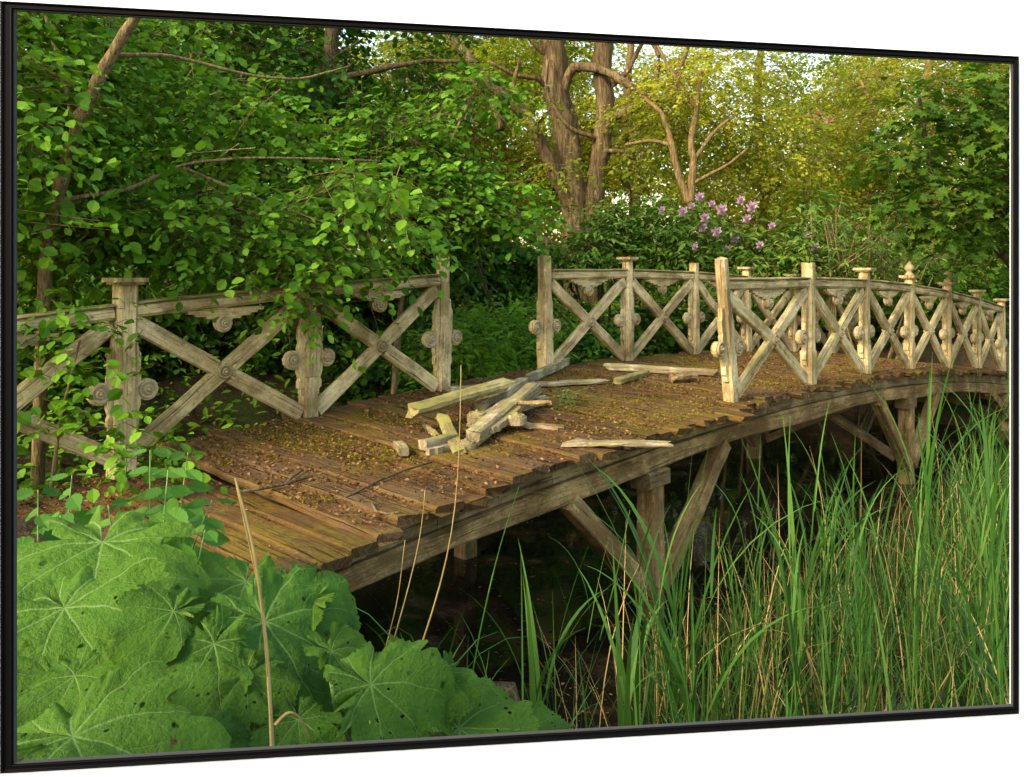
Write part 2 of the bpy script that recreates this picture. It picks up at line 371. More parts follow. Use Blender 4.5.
def soil_mat():
    t = NT('leafy_soil'); P = t.pos(); n = t.noise(P, 3.2, 7, .7); f = t.noise(P, 38, 5, .75)
    col = t.mix(t.ramp(n, [(.4, 0.0), (.6, 1.0)]), (.035,.024,.014), (.085,.058,.03))
    col = t.mix(t.ramp(f, [(.5, 0.0), (.62, 1.0)]), col, (.13,.08,.04))
    col = t.mix(t.math('MULTIPLY', t.ramp(t.noise(P, 2.0, 4), [(.5, 0.0), (.62, 1.0)]), .6), col, (.045,.075,.012))
    return t.end(t.pbr(col, .95, t.bump(f, .9, .03), .1))
M['soil'] = soil_mat()
def water_mat():
    t = NT('pond_water'); P = t.pos()
    sc = t.ramp(t.noise(P, 2.2, 6, .7), [(.52, 0.0), (.66, 1.0)])
    col = t.mix(sc, (.011,.0085,.005), (.060,.036,.019))
    sp = t.vor(P, 26); spm = t.ramp(sp.outputs['Distance'], [(.09, 1.0), (.14, 0.0)])
    s2 = t.n('SeparateColor'); t.l(sp.outputs['Color'], s2.inputs[0]); spm = t.math('MULTIPLY', spm, t.math('GREATER_THAN', s2.outputs[0], .86))
    col = t.mix(spm, col, (.22,.16,.09))
    rg = t.math('ADD', .04, t.math('MULTIPLY', sc, .25))
    return t.end(t.pbr(col, rg, t.bump(t.noise(P, 5, 3, .5), .06, .03), .3))
M['water'] = water_mat()

def butterbur_mat():
    t = NT('butterbur_blade'); uv = t.n('UVMap').outputs[0]; P = t.pos()
    x = t.n('SeparateXYZ'); t.l(uv, x.inputs[0]); X, Y = x.outputs[0], x.outputs[1]
    r = t.math('SQRT', t.math('ADD', t.math('MULTIPLY', X, X), t.math('MULTIPLY', Y, Y)))
    wob = t.math('MULTIPLY', t.math('SUBTRACT', t.noise(uv, 3.0, 2), .5), .22)
    ang = t.math('ADD', t.math('DIVIDE', t.math('ARCTAN2', X, Y), t.math('SUBTRACT', 1.06, t.math('MULTIPLY', r, .22))), wob); DA = .74
    q = t.math('SUBTRACT', t.math('FRACT', t.math('ADD', t.math('DIVIDE', ang, DA), .5)), .5)
    da = t.math('MULTIPLY', t.math('ABSOLUTE', q), t.math('MULTIPLY', r, DA))
    wmain = t.math('SUBTRACT', .019, t.math('MULTIPLY', r, .012))
    v1 = t.math('SUBTRACT', 1.0, t.math('DIVIDE', da, wmain), clamp=True)
    b = t.math('SUBTRACT', r, t.math('MULTIPLY', da, 1.15))
    q2 = t.math('ABSOLUTE', t.math('SUBTRACT', t.math('FRACT', t.math('MULTIPLY', t.math('ADD', b, t.math('MULTIPLY', wob, .8)), 3.7)), .5))
    v2 = t.math('MULTIPLY', t.math('SUBTRACT', 1.0, t.math('DIVIDE', q2, .030), clamp=True), .55)
    vr = t.vor(uv, 15, 'DISTANCE_TO_EDGE'); v3 = t.math('MULTIPLY', t.math('SUBTRACT', 1.0, t.math('DIVIDE', vr.outputs['Distance'], .05), clamp=True), .16)
    v = t.math('MAXIMUM', v1, t.math('MAXIMUM', v2, v3))
    oi = t.n('ObjectInfo').outputs['Random']
    c = t.mix(t.ramp(t.noise(t.pos(), 9, 6, .65), [(.36, 0.0), (.64, 1.0)]), (.024,.080,.008), (.070,.175,.018))
    c = t.mix(t.math('MULTIPLY', oi, .8), c, (.100,.200,.016))
    c = t.mix(t.math('MULTIPLY', t.ramp(t.noise(P, 26, 5, .7), [(.55, 0.0), (.75, 1.0)]), .45), c, (.025,.10,.018))
    c = t.mix(t.math('MULTIPLY', v, .6), c, (.24,.37,.11))
    brn = t.math('MULTIPLY', t.ramp(t.noise(P, 13, 6, .75), [(.635, 0.0), (.68, 1.0)]), t.ramp(t.noise(P, 3.5, 3), [(.5, 0.0), (.62, 1.0)]))
    c = t.mix(t.math('MULTIPLY', brn, .8), c, (.16,.12,.035))
    pb = t.pbr(c, .58, t.bump(t.math('ADD', t.math('MULTIPLY', v, -.12), t.math('MULTIPLY', t.noise(uv, 12, 5, .65), 1.0)), 1.0, .016), .10)
    tr = t.n('BsdfTranslucent'); t.l(t.mix(1.0, c, (1.3, 1.25, .6), 'MULTIPLY'), tr.inputs[0])
    mx = t.n('MixShader'); mx.inputs[0].default_value = .3; t.l(pb, mx.inputs[1]); t.l(tr.outputs[0], mx.inputs[2])
    # insect holes eaten through the blade
    hv = t.vor(t.mix(.12, uv, t.n('TexNoise').outputs[1]), 9.5); hs = t.n('SeparateColor'); t.l(hv.outputs['Color'], hs.inputs[0])
    hole = t.math('MULTIPLY', t.math('LESS_THAN', t.math('ADD', hv.outputs['Distance'], t.math('MULTIPLY', t.noise(uv, 30, 3), .16)), .30), t.math('GREATER_THAN', hs.outputs[0], .68))
    hole = t.math('MULTIPLY', hole, t.math('LESS_THAN', v1, .3))
    tp = t.n('BsdfTransparent'); m2 = t.n('MixShader'); t.l(hole, m2.inputs[0]); t.l(mx.outputs[0], m2.inputs[1]); t.l(tp.outputs[0], m2.inputs[2])
    return t.end(m2.outputs[0])
M['butterbur'] = butterbur_mat()
def plain(name, col, rough=.5, spec=.4, var=.15, coat=0.0):
    t = NT(name); n = t.noise(t.pos(), 30, 3)
    return t.end(t.pbr(t.mix(t.math('MULTIPLY', n, var), col, tuple(c*.6 for c in col)), rough, None, spec, 0, coat))
M['stalk'] = plain('green_stalk', (.13,.25,.06), .5)
M['white'] = plain('white_paint', (.82,.86,.97), .7, .2, .02)
M['black'] = plain('black_lacquer', (.003,.003,.0035), .45, .05, .1)
M['slip'] = plain('grey_slip', (.05,.05,.048), .7, .1, .2)

# ------------------------------------------------------------------ bridge coordinates: s along the bridge, t across it (0 = far railing)
B0 = np.array((-2.39, 5.20)); BA = norm(np.array((.685, .7285))); BN = np.array((BA[1], -BA[0])); UPZ = np.array((0, 0, 1.0))
A3 = np.array((BA[0], BA[1], 0)); N3 = np.array((BN[0], BN[1], 0))
def deck_z(s, t=0.0): return 1.47 - .0093*(s - 4.7)**2 - .036*t
def bp(s, t, z=0.0):
    p = B0 + BA*s + BN*t; return np.array((p[0], p[1], deck_z(s, t) + z))
def st(x, y):
    q0, q1 = x - B0[0], y - B0[1]; return q0*BA[0] + q1*BA[1], q0*BN[0] + q1*BN[1]
def on_deck(px, py, lift=0.0):
    """the point of the deck seen at a place in the picture"""
    d = 5.0
    for _ in range(60):
        p = at(px, py, d); s, t = st(p[0], p[1]); z = deck_z(s, t) + lift
        d = d*.5 + .5*(EYE - z)*F/(py - HY)
    p = at(px, py, d); return p

# ------------------------------------------------------------------ ground and pond
def sstep(a, b, x): q = np.clip((x - a)/(b - a), 0, 1); return q*q*(3 - 2*q)
def gz(x, y):
    x = np.asarray(x, float); y = np.asarray(y, float); s, t = st(x, y)
    wob = .35*np.sin(x*1.3 + y*.7) + .25*np.sin(y*1.9 - x*.8)
    near = sstep(.75, -.65, s + .25*wob)*1.72
    far = sstep(11.2, 13.6, s + .5*wob)*1.75
    back = sstep(-1.2, -4.2, t + .5*wob)*1.75
    z = -.62 + np.maximum(np.maximum(near, far), back)
    z = z + .05*np.sin(x*3.1)*np.sin(y*2.7) + .03*np.sin(x*7.3+1)*np.sin(y*6.1)
    z = z + .55*sstep(14, 26, y) + 1.4*sstep(26, 60, y)
    return z
u = np.linspace(-1, 1, 190); gx = 1.5 + 60*np.sinh(4.2*u)/math.sinh(4.2)*3.2; gy = 7 + 60*np.sinh(4.2*u)/math.sinh(4.2)*3.2
XX, YY = np.meshgrid(gx, gy, indexing='ij'); ZZ = gz(XX, YY); n_ = len(u)
idx = np.arange(n_*n_).reshape(n_, n_)
q_ = np.stack([idx[:-1,:-1], idx[1:,:-1], idx[1:,1:], idx[:-1,1:]], -1).reshape(-1, 4)
o = rawmesh('ground', np.stack([XX, YY, ZZ], -1).reshape(-1, 3), q_.ravel(), np.full(len(q_), 4), M['soil'], smooth=True)
tag(o, kind='structure')
w = MB(); w.add([(-60, -30, 0), (60, -30, 0), (60, 90, 0), (-60, 90, 0)], [[0, 1, 2, 3]])
tag(w.build('pond_water', M['water']), kind='structure')

# ------------------------------------------------------------------ white wall with an opening and the black picture frame set round it
WA = np.array(((-1 - HX)/F*1.0, 1.0)); WB = np.array(((1019.5 - HX)/F*1.174, 1.174)); WL = np.linalg.norm(WB - WA); WD = (WB - WA)/WL
WN = np.array((WD[1], -WD[0], 0)); TL, BL_, TR, BR = EYE+.3150, EYE-.5960, EYE+.2930, EYE-.6165
def wpt(uu, f, wv):
    """uu metres along the wall, f height fraction between the frame's bottom and top edge, wv metres out of the wall"""
    k = uu/WL; b = BL_ + (BR - BL_)*k; tp = TL + (TR - TL)*k
    return np.array((WA[0] + WD[0]*uu, WA[1] + WD[1]*uu, b + (tp - b)*f)) + WN*wv
def wz(uu, z, wv): return np.array((WA[0] + WD[0]*uu, WA[1] + WD[1]*uu, z)) + WN*wv
IL, IR, IT, IB = .0150, .0068, .0090, .0098      # face widths of the four sides
FH = TL - BL_
mb = MB(); O4 = [(-.75, .2), (WL + .75, .2), (WL + .75, 3.05), (-.75, 3.05)]; e_ = .003
I4 = [(e_, e_/FH), (WL - e_, e_/FH), (WL - e_, 1 - e_/FH), (e_, 1 - e_/FH)]
for wv, flip in ((-.009, False), (-.015, True)):
    V = [wz(a, b, wv) for a, b in O4] + [wpt(a, b, wv) for a, b in I4]
    Fc = [[i, (i+1) % 4, 4 + (i+1) % 4, 4 + i] for i in range(4)]
    mb.add(V, [f[::-1] for f in Fc] if flip else Fc)
for ring, rev in ((O4, 0), (I4, 1)):
    fn = wz if not rev else wpt
    V = [fn(a, b, -.009) for a, b in ring] + [fn(a, b, -.015) for a, b in ring]
    mb.add(V, [[i, 4+i, 4+(i+1) % 4, (i+1) % 4] for i in range(4)])
tag(mb.build('white_wall', M['white'], org=(WA[0], WA[1], .2)), 'plain white wall around the black picture frame', 'wall')
fr_ = thing('picture_frame', 'thin black lacquered picture frame on the white wall', 'picture frame', wpt(0, 0, 0))
def corner(i, f, wv):
    if i == 0: a, b = IL*f, IB/FH*f
    elif i == 1: a, b = WL - IR*f, IB/FH*f
    elif i == 2: a, b = WL - IR*f, 1 - IT/FH*f
    else: a, b = IL*f, 1 - IT/FH*f
    return wpt(a, b, wv)
PROF = [(0, -.0088), (0, -.002), (.05, -.0004), (.16, 0), (.24, -.0005), (.30, -.002), (.36, -.0025), (.70, -.0025), (.76, -.0012), (.86, -.0008), (.93, -.0015), (.94, -.0088)]
SLIP = [(.945, -.004), (1.10, -.004), (1.10, -.008), (.945, -.008)]
for i, nm in enumerate(('bottom_rail', 'stile', 'top_rail', 'stile')):
    m = MB(); m.loft([[corner(i, f, wv) for f, wv in PROF], [corner((i+1) % 4, f, wv) for f, wv in PROF]], [0, 1], [.01*j for j in range(len(PROF)+1)])
    bar = m.build(nm, M['black'], fr_)
    m = MB(); m.loft([[corner(i, f, wv) for f, wv in SLIP], [corner((i+1) % 4, f, wv) for f, wv in SLIP]], [0, 1], [.01*j for j in range(5)])
    m.build('inner_slip', M['slip'], bar)

# ------------------------------------------------------------------ the bridge
bridge = thing('footbridge', 'arched wooden footbridge with weathered lattice railings over the dark pond', 'bridge', bp(4.7, 1.0, -1.4))
dk = MB(); s = .30; rg = np.random.default_rng(3)
while s < 13.4:
    wd = rg.uniform(.155, .205); sc = s + wd/2
    t0 = -.16 + rg.normal(0, .02); t1 = 2.12 + rg.normal(0, .034)
    if 2.3 < s < 3.5: t1 += .05
    dz = rg.normal(-.026, .005); rot = rg.normal(0, .010)
    dk.beam(bp(sc - rot, t0, dz + rg.normal(0, .004)), bp(sc + rot, t1, dz + rg.normal(0, .006)), wd - rg.uniform(.007, .022), .05, ch=.011, seg=16, jit=.0045, rng=rg, rag=.018)
    s += wd
s = -1.75
while s < .26:
    wd = rg.uniform(.15, .20); k = (s + 1.75)/2.0
    dk.beam(bp(s + wd/2, -.1 + rg.normal(0, .03), -.125 + rg.normal(0, .008)), bp(s + wd/2 - .05, 2.18 + rg.normal(0, .05) , -.060 + rg.normal(0, .008)), wd - .014, .05, ch=.010, seg=12, jit=.005, rng=rg)
    s += wd
dk.build('deck', M['deck'], bridge)
for t, mt in ((1.93, 'pale_beam'), (1.0, 'beam'), (.05, 'beam')):
    m = MB(); ss = np.linspace(-.25, 13.4, 8)
    for a, b in zip(ss, ss[1:]):
        pass
    ss = np.linspace(-.35, 13.4, 44); rings = []; us = []
    for q in ss:
        rr = []
        for (dt, dz) in ((.055,-.315),(.065,-.305),(.065,-.195),(.055,-.185),(-.055,-.185),(-.065,-.195),(-.065,-.305),(-.055,-.315)):
            rr.append(bp(q, t + dt + rg.normal(0, .003), dz + .012*math.sin(q*2.1)*(1 if dz < -.2 else 0) + rg.normal(0, .003)))
        rings.append(rr); us.append(q)
    m.loft(rings, us, [0,.014,.124,.138,.248,.262,.372,.386,.40])
    m.build('stringer', M[mt], bridge)
m = MB()      # nailing board between the planks and the outer stringer
ss = np.linspace(-.1, 13.3, 30)
for a, b in zip(ss, ss[1:]): m.beam(bp(a, 1.935, -.118), bp(b-.004, 1.935, -.118), .07, .120, ch=.004, seg=1, rng=rg)
m.build('edge_batten', M['beam'], bridge)
# trestles
for s0, full in ((2.85, 1), (8.0, 1), (12.3, 0)):
    for t0 in (1.93, .06):
        zt = -.325; pl = MB(); base = bp(s0, t0)
        pl.beam((base[0], base[1], -.6), (base[0], base[1], base[2] + zt), .15, .15, up=A3, ch=.015, seg=8, jit=.006, rng=rg)
        P = pl.build('pile', M['beam'] if t0 < 1 else M['pale_beam'], bridge)
        cb = MB(); cb.beam(bp(s0-.12, t0, zt-.06), bp(s0+.12, t0, zt-.06), .165, .12, ch=.012, seg=2, jit=.004, rng=rg)
        cb.build('corbel', M['beam'], P)
        for sg in (-1, 1):
            br = MB(); top = bp(s0 + sg*.95, t0 + .03, -.31); bot = np.array((*(bp(s0 + sg*.06, t0 + .03)[:2]), .20))
            br.beam(bot, top, .115, .12, up=N3, ch=.01, seg=6, jit=.005, rng=rg)
            br.build('brace', M['pale_beam'] if t0 > 1 else M['beam'], bridge)
    m = MB(); m.beam(bp(s0, -.1, -.37), bp(s0, 2.0, -.37), .13, .11, ch=.01, seg=3, rng=rg, jit=.003); m.build('cross_beam', M['beam'], bridge)
    for ta, tb in ((1.8, .5), (.2, 1.5)):
        m = MB(); q = bp(s0 + .08, ta); m.beam((q[0], q[1], .25), bp(s0 + .08, tb, -.4), .09, .11, up=A3, ch=.01, seg=4, jit=.004, rng=rg)
        m.build('sway_brace', M['beam'], bridge)

def rosette(m, c, ax, r=.062, d=.022):
    """turned disc with rings, its axis along ax, both faces"""
    pr = [(r*.98, 0), (r, d*.3), (r, d*.75), (r*.93, d), (r*.80, d), (r*.72, d*.72), (r*.58, d*.66), (r*.52, d*.95), (r*.42, d*1.15), (r*.30, d*1.1), (r*.26, d*.9), (r*.2, d*1.3), (r*.08, d*1.5), (.0005, d*1.52)]
    m.lathe(pr, c, ax, 18, 1); m.lathe(pr, c, -np.array(ax), 18, 1)
def wing_outline(sg):
    pts = [(0, .17), (.030, .17), (.034, .21), (.050, .225), (.050, .27), (.040, .29), (.048, .31), (.056, .335)]
    cx, cz, rr = .098, .43, .068
    for k in range(11):
        an = R(-128 + 256*k/10); pts.append((cx - .0 + rr*math.cos(an), cz + rr*math.sin(an)))
    pts += [(.056, .525), (.046, .55), (.052, .575), (.052, .66), (.040, .675), (.032, .72), (.030, .76), (0, .76)]
    pts = [(x + .045, z) for x, z in pts]
    return pts if sg > 0 else [(-x, z) for x, z in pts][::-1]
def post(s0, t0, top, cap=None, lean=(0, 0), wings=(1, 1), w=.105, mat='rail', rag=.006):
    b = bp(s0, t0, -.09); tl = np.array((lean[0]*BA[0] + lean[1]*BN[0], lean[0]*BA[1] + lean[1]*BN[1], 0))
    def P(z): return b + np.array((0, 0, z + .09)) + tl*(z/1.0)
    ez = norm(P(1) - P(0)); m = MB()
    m.beam(P(-.09), P(.30), w, w, up=A3, ch=.006, seg=4, jit=.003, rng=rg)
    m.beam(P(.30), P(top), w*.90, w*.90, up=A3, ch=.018, seg=8, jit=.003, rng=rg, rag=0 if cap else rag)
    po = m.build('post', M[mat], bridge)
    for sg, on in ((-1, wings[0]), (1, wings[1])):
        if not on: continue
        m = MB(); m.prism(wing_outline(sg), P(0), A3, ez, N3, .040)
        rosette(m, P(.43) + A3*sg*.143, N3, .058, .036)
        m.build('scroll_bracket', [M['rail'], M['turned']], po)
    if cap:
        m = MB(); c = P(top); ww = w*.5
        m.beam(c + UPZ*.0, c + UPZ*.014, w+.035, w+.035, up=A3, ch=.004, seg=1)
        m.beam(c + UPZ*.0141, c + UPZ*.040, w+.075, w+.075, up=A3, ch=.012, seg=1, rng=rg, jit=.002)
        m.build('cap', M['rail_old'], po)
        if cap == 'finial':
            m = MB(); h = .04
            m.lathe([(.05, h), (.052, h+.012), (.034, h+.026), (.026, h+.040), (.040, h+.056), (.052, h+.075), (.053, h+.092), (.044, h+.112), (.026, h+.130), (.016, h+.142), (.012, h+.155), (.001, h+.160)], c, UPZ, 16)
            m.build('finial', M['turned'], po)
    return po
def panel(sa, sb, t0, lean_a=0.0, rail=True, cut=None, zoff=0.0, bracket=True):
    """X lattice, handrail and hanging rosette between two posts"""
    h = .055
    A = lambda f, z: bp(sa + (sb - sa)*f, t0, 0)*np.array((1, 1, 0)) + UPZ*(deck_z(sa, t0) + (deck_z(sb, t0) - deck_z(sa, t0))*f + z) + A3*lean_a*(1-f)*z + UPZ*zoff
    L = sb - sa
    m = MB(); m.beam(A(h/L+.01, .045), A(1-h/L-.01, .845), .110, .050, up=N3, ch=.010, seg=8, jit=.003, rng=rg)
    x1 = m.build('cross_brace', M['rail'], bridge)
    mid = (A(h/L+.01, .045) + A(1-h/L-.01, .845))/2
    m = MB()
    a0, a1 = A(h/L+.01, .845), A(1-h/L-.01, .045); dv = norm(a1 - a0)
    m.beam(a0, mid - dv*.060, .110, .050, up=N3, ch=.010, seg=5, jit=.003, rng=rg); m.beam(mid + dv*.060, a1, .110, .050, up=N3, ch=.010, seg=5, jit=.003, rng=rg)
    m.build('cross_brace', M['rail'], bridge)
    m = MB(); rosette(m, mid, N3, .048, .046); m.build('boss', [M['rail_old'], M['turned']], x1)
    if rail:
        m = MB(); m.beam(A(h/L, .915), A(1-h/L, .915), .085, .080, ch=.018, seg=8, jit=.0025, rng=rg)
        hr = m.build('handrail', M['rail'] if t0 > 1 else M['rail'], bridge)
        m = MB(); m.beam(A(h/L, .965), A(1-h/L, .965), .11, .018, ch=.006, seg=8, jit=.002, rng=rg)
        m.build('rail_cap', M['green_wood'] if t0 < 1 else M['rail_old'], hr)
        if bracket:
            m = MB(); c = A(.5, .873)
            for sg in (-1, 1): pass
            half = [(0, 0), (.30, 0), (.295, -.022), (.255, -.022), (.245, -.040), (.205, -.040), (.19, -.058), (.135, -.058), (.115, -.075), (.068, -.075)]
            rr = .062; arc = [(rr*math.cos(R(a)), -.105 + rr*math.sin(R(a))) for a in range(20, -201, -20)]
            out = [(x, y) for x, y in half[1:]] + arc + [(-x, y) for x, y in half[:0:-1]]
            m.prism(out[::-1], c, A3, UPZ, N3, .036, flat=True)
            rosette(m, c + UPZ*(-.105), N3, .050, .034)
            m.build('hanging_bracket', [M['rail'], M['turned']], hr)

ST = [-1.32, 0.0, 1.33, 2.63, 3.95, 5.28, 6.62, 7.9, 9.25, 10.6, 11.95]
post(ST[0], 0, 1.06)
post(ST[1], 0, 1.085, 'flat', wings=(1, 1), w=.135, lean=(.02, .01), mat='rail')
post(ST[2], 0, 1.13, None, lean=(0, .03), mat='rail_old')
post(ST[3], 0, 1.12, None, lean=(.015, 0))
post(ST[4], 0, 1.10, None, lean=(-.01, 0), w=.12)
post(ST[5], 0, 1.06, 'flat')
post(ST[6], 0, 1.07, None)
for q in ST[7:]: post(q, 0, 1.05, 'flat')
for a, b in zip(ST, ST[1:]):
    if a in (ST[3],): continue
    panel(a, b, 0.0)
NT_ = [3.95, 5.36, 6.70, 8.04, 9.42, 10.75, 12.0]
T1 = 1.955
post(NT_[0], T1, 1.13, None, lean=(-.20, .03), wings=(1, 1), w=.098, mat='rail_old', rag=.008)
post(NT_[1], T1, 1.10, None, w=.115)
post(NT_[2], T1, 1.05, 'flat'); post(NT_[3], T1, 1.03, 'finial'); post(NT_[4], T1, 1.04, 'finial'); post(NT_[5], T1, 1.05, 'flat'); post(NT_[6], T1, 1.05, 'flat')
for i, (a, b) in enumerate(zip(NT_, NT_[1:])): panel(a, b, T1, lean_a=-.20 if i == 0 else 0)

# ------------------------------------------------------------------ fallen timbers on the deck
def loose(name, label, cat, a, b, w, h, mat='debris', la=.0, lb=.0, ch=.008, taper=1.0, jit=.003, extra=None, group='fallen timbers on the deck'):
    p = on_deck(*a, la) ; q = on_deck(*b, lb); m = MB()
    m.beam(p, q, w, h, ch=ch, seg=9, jit=jit*1.6, rng=rg, taper=taper, rag=.045)
    if extra: extra(m, p, q)
    o = m.build(name, [M[mat], M['debris']], org=p); return tag(o, label, cat, group)
loose('fallen_handrail', 'thick yellow-green handrail length propped on the debris heap, its cut end to the left', 'timber', (411, 411), (507, 383), .12, .085, 'green_wood', .16, .20, ch=.03)
def notch(m, p, q):
    d = norm(q - p); sd = norm(np.cross(d, UPZ))
    m.prism(wing_outline(1), p - d*.02 + UPZ*.0, sd, d, UPZ, .04); m.prism(wing_outline(-1), p - d*.02, sd, d, UPZ, .04)
    rosette(m, p + d*.41 + sd*.143, UPZ, .058, .036); rosette(m, p + d*.41 - sd*.143, UPZ, .058, .036)
loose('fallen_post', 'broken railing post with its scroll brackets lying towards the viewer in the heap', 'post', (474, 437), (533, 389), .105, .10, 'debris', .06, .13, ch=.015, extra=notch)
loose('fallen_post', 'pale grey post stump lying behind the bracketed post in the heap', 'post', (478, 408), (522, 383), .09, .085, 'debris', .06, .09)
loose('fallen_rail', 'slim brace lying on top of the heap and pointing at the far railing gap', 'timber', (527, 379), (568, 362), .05, .085, 'debris', .06, .03)
loose('broken_plank', 'flat weathered board lying behind the heap, along the bridge', 'plank', (448, 389), (603, 381), .10, .035, 'debris', .03, .03)
loose('broken_plank', 'short narrow board leaning down from the green handrail length', 'plank', (442, 416), (459, 452), .085, .028, 'green_wood', .10, .02)
loose('splinter', 'thin dark splinter sticking up out of the heap', 'splinter', (491, 405), (548, 402), .025, .03, 'beam', .05, .20)
loose('broken_plank', 'long dirty board lying flat near the near edge of the deck', 'plank', (567, 443), (666, 444), .10, .028, 'debris', .025, .025)
loose('fallen_rail', 'long pale handrail length lying on the deck behind the leaning near post', 'timber', (608, 367), (716, 373), .085, .07, 'debris', .04, .04, ch=.015)
loose('broken_plank', 'stubby greenish board end beside the long pale handrail length', 'plank', (618, 381), (645, 373), .09, .05, 'green_wood', .03, .03)
loose('broken_block', 'round dark knotty block beside the long pale handrail length', 'block', (672, 378), (690, 376), .10, .09, 'beam', .05, .05, ch=.03)
loose('fallen_rail', 'short pale rail offcut lying under the bracketed post in the heap', 'timber', (497, 416), (545, 399), .07, .06, 'debris', .03, .03)
loose('broken_plank', 'thin split board wedged between the green handrail length and the stump', 'plank', (470, 424), (514, 396), .06, .025, 'debris', .05, .10)
loose('broken_plank', 'dark rotten board lying flat right of the heap', 'plank', (515, 425), (565, 428), .09, .03, 'beam', .015, .015)
loose('splinter', 'short broken peg lying left of the scroll bracket pieces', 'splinter', (426, 426), (437, 436), .035, .035, 'debris', .03, .03)
p = on_deck(440, 446, .02); m = MB()
ex = norm(np.array((.8, -.6, 0))); ey = norm(np.array((.6, .8, .0)))
m.prism([(x*1.0, y) for x, y in wing_outline(1)][::1], p - ey*.35, ex, ey, UPZ, .04); rosette(m, p - ey*.35 + ey*.43 + ex*.143, UPZ, .058, .036)
m.beam(p + ex*.0 - ey*.16 + UPZ*.03, p + ey*.12 + UPZ*.03, .07, .06, seg=3, jit=.004, rng=rg)
m.beam(p - ey*.26 - ex*.05, p - ey*.15 - ex*.22 + UPZ*.01, .06, .05, seg=3, jit=.004, rng=rg)
tag(m.build('fallen_bracket', [M['debris'], M['debris']], org=p), 'broken scroll bracket pieces below the short leaning board', 'bracket', 'fallen timbers on the deck')
# sticks
for lab, pts, r in (('forked brown stick lying across the planks left of the heap', [(238, 492), (262, 488), (285, 484), (313, 476)], .012),
                    ('curved pale twig lying on the near planks', [(372, 503), (376, 511), (388, 514), (400, 512)], .008),
                    ('long thin branch lying below the heap on the deck', [(345, 497), (380, 480), (405, 470), (432, 462)], .009)):
    P_ = [on_deck(x, y, .015 + .012*(i % 2)) for i, (x, y) in enumerate(pts)]
    m = MB(); m.tube(P_, [r*(1-.15*i) for i in range(len(P_))], 6, rough=.1)
    if 'forked' in lab: m.tube([P_[2], on_deck(290, 479, .03), on_deck(303, 470, .02)], [r*.7, r*.6, r*.4], 5)
    tag(m.build('stick', M['bark_dark'] if 'pale' not in lab else M['bark_tan'], org=P_[0]), lab, 'stick')
# dead leaves, crumbs and moss tufts on the deck
rg = np.random.default_rng(21)
def scatter(n, thr, sc, ph, lift, near=0.0):
    S_ = rg.uniform(-1.6, 12.5, n); T_ = rg.uniform(-.12, 2.08, n)
    keep = rg.random(n) < np.clip(4.0/(3.0 + np.maximum(S_, 0)), .22, 1)
    S_, T_ = S_[keep], T_[keep]
    P = B0[None] + BA[None]*S_[:,None] + BN[None]*T_[:,None]
    Z = deck_z(S_, T_) + np.where(S_ > .3, -.0005, -.082) + lift
    P = np.c_[P, Z]; Q = np.c_[P[:,:2], np.zeros(len(P))]
    f = field(Q, sc, ph) + .55*field(Q, sc*3.1, ph + 1) + .3*field(Q, sc*8, ph + 2)
    return P[f + np.where(S_ < 1.0, near, 0) > thr]
P = scatter(130000, -.12, 1.5, 2.0, .003, .45); n = len(P); P[:,2] += rg.random(n)**2*.014
D = norm(np.c_[rg.normal(size=(n,2)), rg.normal(0, .3, n)])
leafmesh('leaf_litter', P, D, norm(np.array((0,0,1.0)) + rg.normal(size=(n,3))*.6), (.006 + .026*rg.random(n)**3.5), T_DIAM, M['litter'], kind='stuff', rng=rg)
P = scatter(120000, .12, 1.25, 4.4, -.004); n = len(P)
D = norm(np.c_[rg.normal(size=(n,2)), rg.uniform(.2, 1.3, n)])
leafmesh('deck_moss', P, D, norm(rg.normal(size=(n,3)) + np.array((0,0,.5))), rg.uniform(.006, .019, n), T_DIAM, M['moss'], kind='stuff', rng=rg)

# ------------------------------------------------------------------ trees
def limb(m, pts, r0, r1, seg=5, rough=.05, sides=8, wob=.07):
    """pts = (px, py, depth) control points of a limb, smoothed and roughened"""
    P = np.array([at(*p) for p in pts]); t = np.linspace(0, 1, len(P)); tt = np.linspace(0, 1, (len(P)-1)*seg+1)
    Q = np.stack([np.interp(tt, t, P[:,i]) for i in range(3)], 1)
    for _ in range(2): Q[1:-1] = (Q[:-2] + 2*Q[1:-1] + Q[2:])/4
    Q[1:-1] += RNG.normal(0, wob*r0, (len(Q)-2, 3))
    m.tube(Q, (r0 + (r1 - r0)*tt)*(1 + RNG.normal(0, .035, len(Q))), sides, rough=rough)
    return Q
def tree(name, label, cat, base, limbs, bark, crown=None, group=None, cname='crown'):
    b = np.array(base, float); b[2] = float(gz(b[0], b[1])); t = thing(name, label, cat, b, group)
    if limbs:
        m = MB()
        for pts, r0, r1 in limbs: limb(m, pts, r0, r1, sides=16 if r0 > .15 else 8, rough=.09)
        m.build('trunk', M[bark], t)
    if crown:
        P, D, Nn, S, rn, tw = crown['data']
        leafmesh(cname, P, D, Nn, S, crown['tpl'], [M[crown['mat']], M[crown.get('twig', 'bark_dark')]], t, rn, tw)
    return t
def W(px, py, d, rx, ry, rz): return (*at(px, py, d), rx, ry, rz)
def ground_at(px, d):
    p = at(px, 0, d); return (p[0], p[1], 0)
rt = np.random.default_rng(11)
